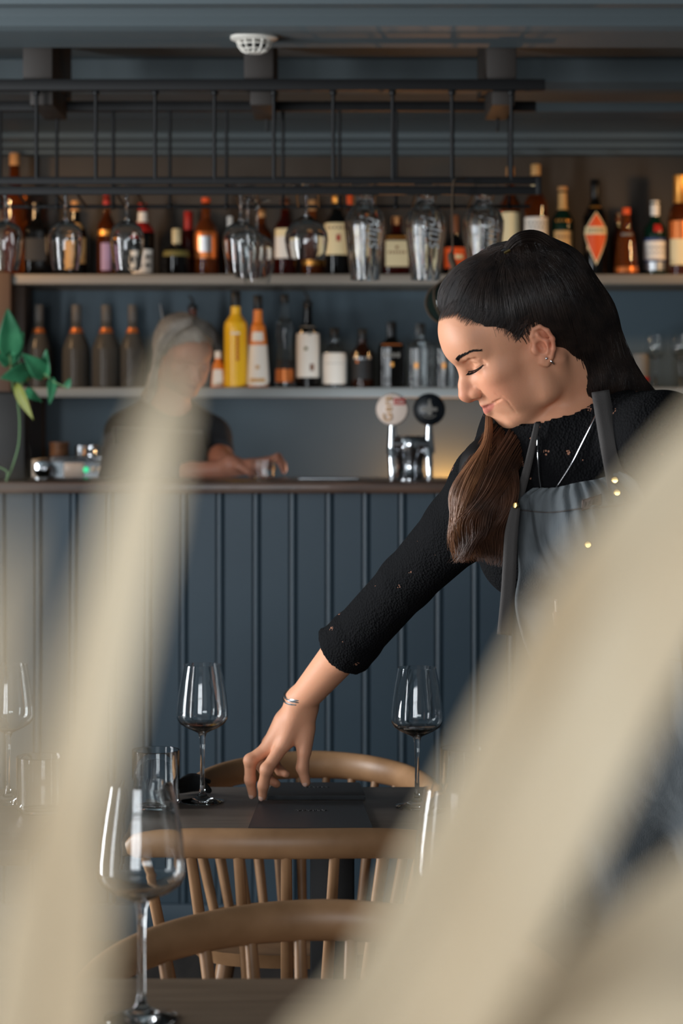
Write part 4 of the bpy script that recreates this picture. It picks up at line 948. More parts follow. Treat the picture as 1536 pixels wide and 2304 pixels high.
# relaxed left hand, mostly out of the picture
for i, (a, l) in enumerate(((-.03, .062), (-.01, .07), (.01, .066), (.028, .055))):
    b0 = wriL+np.array((a*.6, -.005*i, -.075)); b1 = b0+np.array((a*.3, -.012, -l*.55)); b2 = b1+np.array((-.002, -.024, -l*.45))
    skin += [Cone(wriL, b0, .019, .0115, .01), Cone(b0, b1, .0105, .009, .005), Cone(b1, b2, .009, .007, .005)]
skin += [Cone(wriL+[-.012, 0, -.02], wriL+[-.038, -.02, -.055], .014, .011, .008), Cone(wriL+[-.038, -.02, -.055], wriL+[-.04, -.036, -.09], .0105, .008, .005)]
HP = head_prims(H, 1.6)
# creases, traced on the near side and mirrored in the head's own frame
CREASE = []
for path, rad, k in (([(1089, 916), (1098, 914), (1110, 907), (1119, 902), (1127, 898)], [1.2, 1.5, 1.7, 1.6, 1.1], 1.4),
                     ([(1114, 886), (1128, 892), (1142, 904), (1153, 918), (1160, 930)], [.1, .3, .45, .35, .1], 1.8),
                     ([(1048, 816), (1058, 810), (1070, 809), (1084, 813), (1092, 819)], [.9, 1.3, 1.3, 1.1, .8], 4),
                     ([(1053, 836), (1063, 834.5), (1074, 830), (1087, 821)], [.8, 1.3, 1.3, 1.0], 2.2),
                     ([(1073, 875), (1081, 880), (1084, 889), (1079, 897)], [.2, .5, .6, .3], 2.5)):
    dd0 = surf(HP, path, 3.02, 3.25, 400)
    CREASE.append(([tuple(H.inv(W(a, b, c))) for (a, b), c in zip(path, dd0) if not np.isnan(c)], rad, k))
def creases(H):
    r = []
    for loc, rad, k in CREASE:
        for sg in (1, -1):
            L_ = [(a, sg*b, c) for a, b, c in loc]
            r += [H.cone(a, b, ra, rb, k, 's') for a, b, ra, rb in zip(L_[:-1], L_[1:], rad[:-1], rad[1:])]
    return r
skin += HP+creases(H)
hx = (.130, .315, .0016); hy = (3.095, 3.305, .0018); hz = (1.345, 1.60, .0016)
gx = (-.155, .012, .0019); gy = (3.63, 3.80, .0022); gz = (.742, .99, .0021)
body = sdf_mesh('body', skin, axis(-.20, .80, .008, (hx, gx)), axis(2.93, 3.86, .008, (hy, gy)), axis(.005, 1.66, .008, (hz, gz)), SKIN, wom)
head_tint(body, H, (220, 158, 124), (200, 112, 98), (214, 126, 98))
# nails
M_NAIL = mat('finger_nail', (222, 178, 158), .3, spec=.6)
for a, b in (((590.5, 1792, 3.698), (592, 1767, 3.690)), ((568, 1787, 3.722), (562.5, 1754, 3.712)), ((688, 1760, 3.690), (680, 1727, 3.690))):
    A, Bp = W(*a), W(*b); ax = A-Bp; ax /= np.linalg.norm(ax); vn = np.array((-.45, -.9, .15)); vn -= ax*vn.dot(ax); vn /= np.linalg.norm(vn); sv = np.cross(ax, vn)
    MB().ball(A+vn*.0050+ax*.0005, (1, 1, 1), 14, 10, np.stack([ax*.0062, sv*.0050, vn*.0028], 1)).build('finger_nail', M_NAIL, wom)

# ---- sweater
M_SWEAT = mat('black_knit', (11, 11, 13), .9, spec=.15)
nt = M_SWEAT.node_tree; pn = nt.nodes['Principled BSDF']; tc = nt.nodes.new('ShaderNodeTexCoord')
def node(t, **k):
    n = nt.nodes.new(t)
    for a, b in k.items(): n.inputs[a].default_value = b
    return n
vo = node('ShaderNodeTexVoronoi', Scale=38.0); vo.feature = 'F1'; nz = node('ShaderNodeTexNoise', Scale=9.0, Detail=1.0); v2 = node('ShaderNodeTexVoronoi', Scale=260.0)
for n in (vo, nz, v2): nt.links.new(tc.outputs['Object'], n.inputs['Vector'])
def mth(op, a, b):
    n = nt.nodes.new('ShaderNodeMath'); n.operation = op
    for i, q in enumerate((a, b)):
        if isinstance(q, float): n.inputs[i].default_value = q
        else: nt.links.new(q, n.inputs[i])
    return n.outputs[0]
hole = mth('MULTIPLY', mth('MULTIPLY', mth('LESS_THAN', vo.outputs['Distance'], .20), mth('GREATER_THAN', nz.outputs['Fac'], .50)), mth('LESS_THAN', v2.outputs['Distance'], .42))
mx = nt.nodes.new('ShaderNodeMix'); mx.data_type = 'RGBA'; mx.inputs[6].default_value = lin((11, 11, 13)); mx.inputs[7].default_value = lin((150, 106, 86))
nt.links.new(hole, mx.inputs[0]); nt.links.new(mx.outputs[2], pn.inputs['Base Color'])
bp = nt.nodes.new('ShaderNodeBump'); bp.inputs['Strength'].default_value = .6; bp.inputs['Distance'].default_value = .003
nt.links.new(mth('ADD', v2.outputs['Distance'], vo.outputs['Distance']), bp.inputs['Height']); nt.links.new(bp.outputs['Normal'], pn.inputs['Normal'])

arm_dir = (wri-shR)/np.linalg.norm(wri-shR)
nk = [W(1200, 974, 3.18), W(1348, 954, 3.18), W(1342, 888, 3.36)]; nn_ = np.cross(nk[1]-nk[0], nk[2]-nk[0]); nn_ /= np.linalg.norm(nn_); nn_ *= np.sign(nn_[2])
neckcut = lambda P: np.maximum(np.sqrt(((P-neckB)**2).sum(-1))-.12, -((P-nk[0]) @ nn_)-.10*np.clip(((P-nk[0]) @ e1)*0, 0, 1))
sw = torso(.014)[:-1]+[Ell(pelv+upv*.04, (.168, .125, .11), TR, .04), Cone(shR, W(1035, 1185, 3.43), .064, .0545, .02), Cone(W(1035, 1185, 3.43), armM, .0545, .0445, .015), Cone(armM, cuff, .0445, .0440, .012),
      Cone(shL, elbL, .060, .048, .02), Cone(elbL, wriL+(elbL-wriL)*.25, .048, .040, .012),
      Cone(cuff+arm_dir*.002, cuff-arm_dir*.034, .0475, .0475, .004), Ell(W(806, 1486, 3.63), (.019, .021, .016), None, .008), Cone(W(700, 1425, 3.63)+[.016, 0, 0], W(735, 1440, 3.60)+[.01, 0, 0], .008, .012, .01)]
sw += [Func(neckcut, neckB-.14, neckB+.14, .006, 's'),
       Func(lambda P: .004-((P-cuff) @ arm_dir), cuff+arm_dir*.03-.085, cuff+arm_dir*.03+.085, .003, 's'), Cone(cuff-arm_dir*.012, cuff+arm_dir*.05, .0395, .0395, .002, 's')]
sweater = sdf_mesh('sweater', sw, axis(-.10, .80, .0042), axis(2.93, 3.78, .0042), axis(.80, 1.46, .0042), M_SWEAT, wom)

# ---- trousers and shoes (behind the table and the leaves)
M_TROU = mat('black_trousers', (24, 25, 28), .85)
tr = [Ell(pelv-upv*.03, (.172, .130, .13), TR, .04), Cone(hpL, kneeL, .092, .066, .03), Cone(hpR, kneeR, .092, .066, .03), Cone(kneeL, ankL, .066, .055, .02), Cone(kneeR, ankR, .066, .055, .02)]
sdf_mesh('trousers', tr, axis(.2, .85, .008), axis(3.1, 3.66, .008), axis(.05, 1.05, .008), M_TROU, wom)
for an in (ankL, ankR):
    fd = np.array((nf[0], nf[1], 0)); fd /= np.linalg.norm(fd)
    sdf_mesh('shoe', [Cone(an*[1, 1, 0]+[0, 0, .045], an*[1, 1, 0]+fd*.17+[0, 0, .036], .046, .038, .02), Func(lambda P: P[..., 2]-.004, an-.4, an+.4, .004, 's')], axis(an[0]-.3, an[0]+.3, .007), axis(an[1]-.3, an[1]+.3, .007), axis(-.02, .12, .007), M_BLACK, wom)

# ---- apron draped over the chest
M_APRON = mat('grey_denim', (94, 99, 102), .85, c2=(80, 85, 88), nscale=60, stretch=(1, 1, .25), bump=.25, bscale=500)
M_STRAP = mat('apron_strap', (74, 70, 68), .8, bump=.2, bscale=500); M_PATCH = mat('leather_patch', (66, 48, 42), .55, bump=.2, bscale=300)
Lc = crom([(1200, 1098), (1170, 1122), (1160, 1165), (1162, 1215), (1166, 1290), (1158, 1352), (1170, 1420), (1200, 1500), (1240, 1575), (1262, 1700), (1268, 1850), (1268, 2050)], 90)
Rc = crom([(1392, 1060), (1432, 1085), (1462, 1150), (1500, 1230), (1545, 1330), (1590, 1430), (1625, 1540), (1650, 1650), (1660, 1750), (1665, 1900), (1668, 2050), (1670, 2250)], 90)
NU = 60; PX = np.zeros((90, NU, 2)); uu = np.linspace(0, 1, NU)
for i in range(90):
    PX[i] = Lc[i]*(1-uu[:, None])+Rc[i]*uu[:, None]; PX[i, :, 1] += (10 if i < 12 else 14)*np.sin(PI*uu)*(1+.3*np.sin(uu*9))
allb = sw+tr
dep = surf(allb, PX.reshape(-1, 2), 2.85, 3.55).reshape(90, NU)
for i in range(90):                      # rows that leave the body carry on straight down / sideways
    row = dep[i]; ok = ~np.isnan(row)
    if ok.sum() > 3: dep[i] = np.interp(np.arange(NU), np.where(ok)[0], row[ok])
    else: dep[i] = dep[i-1]
for _ in range(10):
    dp = np.pad(dep, 1, mode='edge'); dep = (dp[:-2, 1:-1]+dp[2:, 1:-1]+dp[1:-1, :-2]+dp[1:-1, 2:]+2*dep)/6
raw = dep
ii, jj = np.mgrid[0:90, 0:NU]
pleat = .0026*np.sin(jj*.95+.4*np.sin(ii*.3))*np.exp(-np.clip(ii-12, 0, 90)/6.)+.006*np.sin(jj*.16+ii*.09)*np.clip((ii-14)/25, 0, 1)
dep = dep-.011-pleat
AG = np.stack([(PX[..., 0]-CX)*dep/F, dep, ZC-(PX[..., 1]-HY)*dep/F], -1)
apron = solid(MB().grid(AG[12:]).build('apron', M_APRON, wom, angle=0), .0022)
AG2 = AG.copy(); AG2[..., 1] -= .0022
solid(MB().grid(AG2[:14]).build('apron_band', M_APRON, wom, angle=0), .0028)
MB().tube(AG2[13]+[0, -.0016, 0], .0011, 6).build('apron_seam', M_STRAP, wom)
MB().tube(crom([tuple(AG[int(i), int(j)]+[0, -.002, 0]) for i, j in ((40, 12), (43, 25), (45, 40), (46, 55))], 40), .0012, 6).build('apron_seam', M_STRAP, wom)
def ap(px, py, lift=.0): # point on the apron front under a pixel
    e = (PX[..., 0]-px)**2+(PX[..., 1]-py)**2; i, j = np.unravel_index(e.argmin(), e.shape); return W(px, py, dep[i, j]-lift)
def ribbon(name, pts, wpx, m, lift=.004, dd=None, n=30, t=.0018):
    """flat strap along pixels, laid on the clothed body"""
    P = crom(np.array(pts, float)[:, :2], n)
    dpt = surf(allb, P, 2.85, 3.6); ok = ~np.isnan(dpt); dpt = np.interp(np.arange(n), np.where(ok)[0], dpt[ok])
    if dd is not None: dpt = np.interp(np.linspace(0, 1, n), np.linspace(0, 1, len(dd)), dd)
    else:
        for _ in range(4): dpt[1:-1] = (dpt[:-2]+dpt[1:-1]+dpt[2:])/3
    dpt = dpt-lift
    C = np.array([W(a, b, c) for (a, b), c in zip(P, dpt)]); T = np.gradient(P, axis=0); T /= np.linalg.norm(T, axis=1)[:, None]; N = np.stack([T[:, 1], -T[:, 0]], 1)
    w = np.interp(np.linspace(0, 1, n), np.linspace(0, 1, len(wpx)), wpx)
    G = np.stack([np.array([W(a+s*k*u, b+s*k*v, c) for (a, b), (u, v), k, c in zip(P, N, w/2, dpt)]) for s in np.linspace(-1, 1, 4)], 1)
    return solid(MB().grid(G).build(name, m, wom, angle=0), t)
ribbon('apron_strap', [(1350, 880), (1362, 950), (1374, 1010), (1386, 1070), (1398, 1130)], (40, 42, 46, 48, 48), M_STRAP, .014)
ribbon('apron_strap', [(1208, 952), (1198, 1000), (1184, 1060), (1168, 1118), (1152, 1165)], (12, 15, 18, 20, 20), M_STRAP, .010)
ribbon('apron_strap', [(1160, 1140), (1150, 1200), (1146, 1270), (1142, 1340), (1134, 1428)], (20, 30, 31, 32, 33), M_STRAP, dd=[3.155, 3.15, 3.15, 3.16, 3.17], lift=0)
for px, py, l in ((1383, 1080, .020), (1388, 1108, .020), (1322, 1225, .006)):
    c = ap(px, py, l); MB().lathe([(0, -.002), (.0052, -.002), (.0055, 0), (.0042, .0016), (0, .002)], c, 20, axis=(-.2, -1, .1)).build('rivet', M_BRASS, wom)
MB().lathe([(0, -.002), (.0045, -.002), (.0048, 0), (.0036, .0016), (0, .002)], W(1159, 1137, 3.148), 20, axis=(-.6, -.8, .1)).build('rivet', M_BRASS, wom)
G = np.zeros((8, 16, 3))
for i, v in enumerate(np.linspace(0, 1, 8)):
    for j, u in enumerate(np.linspace(0, 1, 16)): G[i, j] = ap(1308+44*u, 1125-14*u+25*v, .0058)
    for k in range(3): G[i, :, 1] = np.convolve(np.pad(G[i, :, 1], 2, mode='edge'), np.ones(5)/5, 'valid')
for j in range(16): G[:, j, 1] = G[:, j, 1].mean()
patch = solid(MB().grid(G).build('apron_patch', M_PATCH, wom, angle=0), .002)
M_EMB = mat('embossed', (44, 33, 30), .6); e = MB()
for u0, h in ((.14, .5), (.24, .3), (.34, .45), (.44, .3), (.54, .5), (.64, .3), (.74, .45), (.84, .3)):
    j = int(u0*15); e.tube([G[int(3.5-3*h), j]+[0, -.0016, 0], G[int(3.5+4*h), j]+[0, -.0016, 0]], .0008, 5)
e.build('embossing', M_EMB, patch)

# ---- hair
def hairline(P):
    q = H.inv(P); f, a, u = q[..., 0], np.abs(q[..., 1]), q[..., 2]
    fh = np.where(u > 42, 27+(80-27)*np.clip((u-42)/40, 0, 1)**1.15, np.interp(u, (4, 16, 26, 42), (-27, -25, 20, 27)))
    ear = np.where((u > -30) & (u < 34) & (a > 55), -(np.hypot((f+8)/24, (u-6)/34)-1)*20, -50)
    fh = fh+2.2*np.sin(a*.55)+1.5*np.sin(u*.9+a*.2)
    return -np.maximum(f-fh, ear)*H.k           # negative where skin must stay bare
scalp = [H.ell((-10, 0, 48), (101.8, 75.2, 77), 8), H.ell((-40, 0, 20), (66, 70, 62), 20),
         Cone(W(1044, 662, 3.215), W(1130, 612, 3.21), .030, .036, .03), Cone(W(1034, 670, 3.20), W(1060, 640, 3.19), .022, .026, .03), Cone(W(1158, 572, 3.17), W(1205, 562, 3.18), .016, .018, .015), Cone(W(1205, 562, 3.18), W(1262, 612, 3.20), .018, .03, .02)]
scalp.append(Func(hairline, HO-.2, HO+.2, .003, 's'))
back = [Cone(W(1235, 640, 3.21), W(1285, 730, 3.215), .048, .060, .03), Cone(W(1285, 730, 3.215), W(1345, 850, 3.225), .058, .050, .03), Cone(W(1345, 850, 3.225), W(1465, 905, 3.23), .046, .016, .03),
        Cone(W(1275, 800, 3.24), W(1290, 900, 3.30), .05, .045, .03)]
front = [Cone(W(1200, 900, 3.31), W(1145, 975, 3.25), .036, .030, .02), Cone(W(1150, 960, 3.25), W(1095, 1050, 3.215), .028, .034, .02), Cone(W(1095, 1050, 3.215), W(1080, 1150, 3.21), .036, .038, .02), Cone(W(1080, 1150, 3.21), W(1085, 1225, 3.215), .034, .020, .02),
         Cone(W(1180, 950, 3.28), W(1140, 1030, 3.235), .030, .020, .02)]
hairvol = scalp+back+front
hb = sdf_mesh('hair', hairvol, axis(.10, .46, .0036), axis(3.08, 3.36, .0036), axis(1.17, 1.70, .0036), HAIRB, wom)
# half-up strands: hairline -> tie
tie = W(1140, 562, 3.165)
n = 520; sv = RNG.uniform(-74, 74, n); a_ = []
for s in sv:
    q = abs(s); u = np.interp(q, (0, 30, 45, 60, 66, 70), (84, 84, 72, 57, 40, 27)); f = np.interp(q, (0, 30, 45, 60, 66, 70), (79, 62, 55, 34, 27, 22)); a_.append(H(f+RNG.uniform(-4, 3), s, u+RNG.uniform(-2, 3)))
a_ = np.array(a_); tb = tie+RNG.normal(0, .004, (n, 3))
ST = [hug(a_, tb, scalp[:-1], ctr=H(-10, 0, 40))]
n = 700; sv = RNG.uniform(-78, 78, n); a_ = np.array([H(RNG.uniform(-70, 10), s, RNG.uniform(28, 60)) for s in sv]); ST.append(hug(a_, tie+RNG.normal(0, .008, (n, 3)), scalp[:-1]+back, ctr=H(-10, 0, 40)))
n = 900; t = RNG.uniform(0, 1, n)
a_ = W(1175, 565, 3.18)+np.stack([t*.10, RNG.uniform(-.07, .07, n), -t*.03+RNG.uniform(-.02, .01, n)], 1)
b_ = np.array([W(1260+215*q+RNG.uniform(-12, 12), 880+20*q+RNG.uniform(-25, 25), 3.20+RNG.uniform(-.04, .05)) for q in t])
ST.append(hug(a_, b_, scalp[:-1]+back, ctr=W(1250, 740, 3.25), k=26))
n = 420; a_ = np.array([H(-24+RNG.uniform(-6, 4), 66+RNG.uniform(-4, 6), RNG.uniform(-10, 44)) for _ in range(n)]); t = RNG.uniform(0, 1, n)
b_ = np.array([W(1262+170*q, 850+35*q+RNG.uniform(-20, 20), 3.175+RNG.uniform(-.01, .05)) for q in t]); ST.append(hug(a_, b_, scalp[:-1]+back, ctr=W(1250, 740, 3.27), k=22))
for i, s_ in enumerate(ST): hair_tubes('hair_strands', s_, .00055, HAIR, hb)
# the ponytail loop, tie and pin
lp = lock([(1138, 566, 3.16), (1165, 540, 3.155), (1205, 536, 3.165), (1245, 566, 3.17), (1290, 620, 3.18)], (10, 16, 18, 22, 26), (.012, .018, .02, .02, .02), 260, k=20); hair_tubes('hair_strands', lp, .0006, HAIR, hb)
MB().tube([tie+np.array((.011*math.cos(a), .012*math.sin(a), .006*math.cos(a))) for a in np.linspace(0, 2*PI, 24, endpoint=False)], .0035, 8, closed=True).build('hair_tie', M_BLACK, wom)
MB().tube([W(1134, 570, 3.135), W(1147, 563, 3.135)], .0022, 8).build('hair_pin', M_BRASS, wom)
# front lock: dark core, brown strands, outer ones with light painted into their colour
core = [(1195, 905, 3.29), (1150, 965, 3.245), (1105, 1040, 3.205), (1082, 1120, 3.19), (1080, 1190, 3.19), (1082, 1262, 3.20)]
rx = (32, 46, 52, 62, 58, 34); ry = (.03, .03, .034, .036, .032, .02)
hair_tubes('hair_strands', lock(core, rx, ry, 900, .006), .0006, HAIRW, hb)
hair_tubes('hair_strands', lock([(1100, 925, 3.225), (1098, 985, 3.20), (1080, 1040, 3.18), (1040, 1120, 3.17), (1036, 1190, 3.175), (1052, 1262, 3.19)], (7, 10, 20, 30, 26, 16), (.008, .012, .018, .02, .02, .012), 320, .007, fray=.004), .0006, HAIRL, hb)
hair_tubes('hair_strands', lock([(1130, 935, 3.25), (1126, 1000, 3.195), (1145, 1060, 3.175), (1140, 1130, 3.17), (1116, 1200, 3.18), (1098, 1272, 3.19)], (8, 14, 18, 22, 24, 16), (.008, .012, .012, .016, .016, .01), 300, .007, fray=.004), .0006, HAIRW, hb)
hair_tubes('hair_strands', lock([(1205, 920, 3.26), (1170, 985, 3.20), (1120, 1070, 3.165), (1075, 1150, 3.155), (1050, 1210, 3.165), (1046, 1268, 3.18)], (26, 34, 30, 30, 30, 20), (.01, .012, .014, .012, .012, .01), 260, .008, wl=2.8, fray=.006), .00055, HAIRW, hb)
# soft hairline: fine short hairs growing back out of the skin
n = 900; sv = RNG.uniform(-72, 72, n); a_ = []; b_ = []
for s in sv:
    q = abs(s); u = np.interp(q, (0, 30, 45, 60, 66, 70), (83, 83, 70, 55, 38, 25)); f = np.interp(q, (0, 30, 45, 60, 66, 70), (81, 64, 57, 36, 29, 24)); e_ = RNG.uniform(-3, 6)*(1 if q < 50 else .5)
    a_.append(H(f+e_, s*(1-.006*e_), u-e_*.35)); b_.append(H(f-RNG.uniform(12, 26), s, u+RNG.uniform(4, 16)))
hair_tubes('hair_strands', hug(np.array(a_), np.array(b_), HP[:12]+scalp[:2], ctr=H(0, 0, 35), k=10, lift=.0004), .00024, HAIR, hb)
# fine wisps at the temple
n = 40; a_ = np.array([H(18+RNG.uniform(-3, 6), 67, 34+RNG.uniform(-12, 14)) for _ in range(n)]); b_ = np.array([H(-8+RNG.uniform(-6, 10), 72, 42+RNG.uniform(-4, 6)) for _ in range(n)])
hair_tubes('hair_strands', hug(a_, b_, scalp[:-1], ctr=H(-10, 0, 40), k=12, lift=.0008), .00024, HAIRW, hb)
# brows, lashes
def hairs_on_face(name, segs, r, m, lift=.0004):
    P = np.array(segs, float); n, k = P.shape[:2]; d_ = surf(skin, P.reshape(-1, 2), 3.05, 3.25, 160).reshape(n, k)
    okr = ~np.isnan(d_).any(1); P = P[okr]; d_ = d_[okr]-lift
    Q = np.stack([(P[..., 0]-CX)*d_/F, d_, ZC-(P[..., 1]-HY)*d_/F], -1); return hair_tubes(name, Q, r, m, wom)
br = crom([(1027, 812), (1034, 804), (1048, 797), (1062, 791), (1078, 790)], 60); sg = []
for i in range(60):
    for _ in range(5):
        w = np.interp(i, (0, 12, 30, 59), (5.2, 4.6, 2.2, .8)); o_ = RNG.uniform(-w, w); L_ = RNG.uniform(6, 10); j = min(59, i+1); tv = br[j]-br[i] if i < 59 else br[59]-br[58]; tv = tv/np.linalg.norm(tv)
        p0 = br[i]+np.array((-tv[1], tv[0]))*o_; an = -.5*np.sign(o_+.01)*.5-.25; d1_ = np.array((tv[0]*math.cos(an)-tv[1]*math.sin(an), tv[0]*math.sin(an)+tv[1]*math.cos(an)))
        sg.append([p0, p0+d1_*L_*.5, p0+d1_*L_])
hairs_on_face('eyebrow', sg, .00042, HAIRB)
ls = []
lash = [H(*q) for q in CREASE[3][0]]
LP = crom(lash, 40); fw = H.M[:, 0]; dn = -H.M[:, 2]; sdv = H.M[:, 1]
MB().tube(LP+fw*.0002+sdv*.0002, [.0005]+[.0008]*38+[.0006], 6).build('lash_line', HAIRB, wom)
for i in range(2, 39):
    q = LP[i]; o_ = (i/39-.35); Lh = .0075*(1-.3*abs(o_)); ls.append([q, q+fw*Lh*.6+dn*Lh*.35+sdv*o_*.3*Lh, q+fw*Lh*.95+dn*Lh*.40+sdv*o_*.7*Lh])
hair_tubes('eyelashes', np.array(ls), .00035, HAIRB, wom)
# ear stud and hoop, necklace, bracelets
MB().ball(H(1, 75.5, -14), .0021, 12, 8).build('ear_stud', M_SILVER, wom)
ec = H(1, 73, -22); MB().tube([ec+H.M @ np.array((.0015*math.sin(a), .0042*math.cos(a), .0052*math.sin(a)))-fw*.004 for a in np.linspace(0, 2*PI, 20, endpoint=False)], .0009, 8, closed=True).build('ear_hoop', M_SILVER, wom)
for pts in ([(1208, 985), (1210, 1030), (1212, 1070), (1216, 1098)], [(1340, 935), (1312, 990), (1284, 1045), (1250, 1098)]):
    P = crom(np.array(pts, float), 60); d_ = surf(sw, P, 2.9, 3.5); ok = ~np.isnan(d_); d_ = np.interp(np.arange(60), np.where(ok)[0], d_[ok])
    for _ in range(8): d_[1:-1] = (d_[:-2]+d_[1:-1]*2+d_[2:])/4
    Q = np.array([W(a, b, c-.004) for (a, b), c in zip(P, d_)]); MB().tube(Q, [.0010+.0003*(i % 2) for i in range(60)], 6).build('necklace', M_SILVER, wom)
wd_ = (W(655, 1640, 3.705)-cuff); wd_ /= np.linalg.norm(wd_)
for off, tilt, rr in ((-.012, .25, .030), (-.006, -.15, .0305), (-.001, .05, .0305)):
    cc = W(677, 1566, 3.70)+wd_*off; ax_ = np.array((.16+.4*tilt, .38, -.93)); ax_ /= np.linalg.norm(ax_); a1 = np.cross(ax_, (0, 1, 0)); a1 /= np.linalg.norm(a1); a2 = np.cross(ax_, a1)
    MB().tube([cc+a1*rr*1.0*math.cos(a)+a2*rr*.96*math.sin(a) for a in np.linspace(0, 2*PI, 48, endpoint=False)], .0017, 8, closed=True).build('bracelet', M_SILVER, wom)
# pen in the apron pocket
pa, pb = ap(1258, 1430, .012), ap(1250, 1350, .014)
pen = thing('pen', 'pink pen clipped in the woman\'s apron pocket', 'pen', pa)
MB().tube([pa, pa*.3+pb*.7], .0046, 12).build('barrel', mat('pink_plastic', (226, 190, 184), .35), pen)
MB().tube([pa*.3+pb*.7, pb], [.0032, .0022], 12).build('tip', L['white'], pen)
MB().tube([pa*.35+pb*.65+[-.006, -.004, 0], pa*.7+pb*.3+[-.006, -.005, 0]], .0014, 8).build('clip', L['white'], pen)

# =========================================================== THE BARTENDER
bt = thing('person', 'grey-haired bartender in black behind the bar, head bent over busy hands', 'person', (-.47, 6.62, 0))
DB = 6.58
H2 = Head(W(410, 808, DB), math.radians(122), math.radians(24), math.radians(4), 1.0)
nb = W(375, 935, 6.66); sL_ = W(285, 975, 6.60); sR_ = W(470, 985, 6.70)
mid = (sL_+sR_)/2
b_t = [Ell(mid+np.array((0, .02, -.17)), (.155, .105, .24), None, .05), Ell(mid+np.array((0, .04, -.42)), (.16, .115, .24), None, .05), Cone(sL_, nb, .055, .06, .04), Cone(sR_, nb, .055, .06, .04)]
wrA = W(520, 1044, 6.36); elA = W(492, 1030, 6.62)
bskin = b_t+[Cone(H2(-20, 0, -10), nb, .052, .058, .02), Cone(sR_, elA, .048, .040, .02), Cone(elA, wrA, .040, .026, .015), Cone(sL_, W(262, 1085, 6.52), .048, .04, .02)]
fore2 = W(562, 1050, 6.34)
bskin += [Cone(W(262, 1085, 6.52), W(430, 1062, 6.42), .036, .028, .015), Cone(W(430, 1062, 6.42), fore2, .028, .022, .015)]
def small_hand(w, d, curl, n0):
    r = []
    for i in range(4):
        k0 = w+d*.052+np.array((0, (i-1.5)*.019, .008*(1-abs(i-1.5)/2))); k1 = k0+d*(.034-.003*abs(i-1.3))+np.array((0, 0, .006)); k2 = k1+d*.016+np.array((0, 0, -curl)); k3 = k2+d*.004+np.array((0, 0, -.016))
        r += [Cone(w, k0, .018, .0125, .008), Cone(k0, k1, .0105, .0095, .004), Cone(k1, k2, .0095, .0085, .004), Cone(k2, k3, .0085, .0070, .004)]
    t0 = w+d*.02+np.array((0, -.03, 0)); t1 = w+d*.05+np.array((0, -.042, -.008)); t2 = w+d*.072+np.array((0, -.036, -.018))
    return r+[Cone(w, t0, .016, .012, .008), Cone(t0, t1, .0115, .0095, .005), Cone(t1, t2, .0095, .0075, .005)]
bskin += small_hand(wrA+np.array((.005, 0, .0)), np.array((.92, -.2, -.25)), .022, 0)+small_hand(fore2, np.array((.95, .12, .2)), .026, 1)
hipA, hipB = np.array((mid[0]-.09, 6.66, .88)), np.array((mid[0]+.09, 6.68, .88))
for h_ in (hipA, hipB): bskin += [Cone(h_, h_*[1, 1, 0]+[0, .02, .48], .08, .055, .03), Cone(h_*[1, 1, 0]+[0, .02, .48], h_*[1, 1, 0]+[0, .03, .06], .052, .036, .02), Cone(h_*[1, 1, 0]+[0, .03, .05], h_*[1, 1, 0]+[0, -.11, .035], .036, .028, .02)]
bskin += head_prims(H2, 0.0)+creases(H2)
hb0 = H2.O
b2 = sdf_mesh('body', bskin, axis(-.86, -.08, .009, ((hb0[0]-.11, hb0[0]+.11, .0028), (-.36, -.16, .004))), axis(6.2, 6.9, .009, ((6.44, 6.70, .003), (6.28, 6.44, .004))), axis(.006, 1.70, .010, ((hb0[2]-.12, hb0[2]+.13, .0028), (1.19, 1.28, .004))), SKIN2, bt)
head_tint(b2, H2, (176, 120, 98), (140, 88, 80), (172, 104, 86))
M_TEE = mat('black_tee', (20, 21, 24), .9); M_NAVY = mat('navy_sleeve', (46, 50, 66), .9)
tee = [Ell(p.c, p.r+.014, p.R, p.k) if isinstance(p, Ell) else Cone(p.a, p.b, p.ra+.013, p.rb+.012, p.k) for p in b_t]
tee += [Cone(sR_, sR_*.35+elA*.65, .062, .056, .02), Cone(nb+[0, 0, .0], nb+np.array((.03, -.06, .09)), .060, .07, .008, 's')]
sdf_mesh('shirt', tee, axis(-.88, -.08, .007), axis(6.35, 6.95, .007), axis(.62, 1.44, .007), M_TEE, bt)
sdf_mesh('sleeve', [Cone(sL_, W(262, 1085, 6.52), .064, .052, .02), Cone(W(262, 1085, 6.52), W(390, 1066, 6.44), .050, .040, .015)], axis(-.90, -.30, .007), axis(6.3, 6.75, .007), axis(1.05, 1.44, .007), M_NAVY, bt)
sdf_mesh('trousers', [Cone(h_, h_*[1, 1, 0]+[0, .02, .48], .1, .07, .03) for h_ in (hipA, hipB)]+[Cone(h_*[1, 1, 0]+[0, .02, .48], h_*[1, 1, 0]+[0, .03, .08], .068, .055, .02) for h_ in (hipA, hipB)]+[Ell((mid[0], 6.68, .86), (.175, .13, .14), None, .04)], axis(-.8, -.05, .012), axis(6.4, 6.95, .012), axis(.03, 1.02, .012), M_TROU, bt)
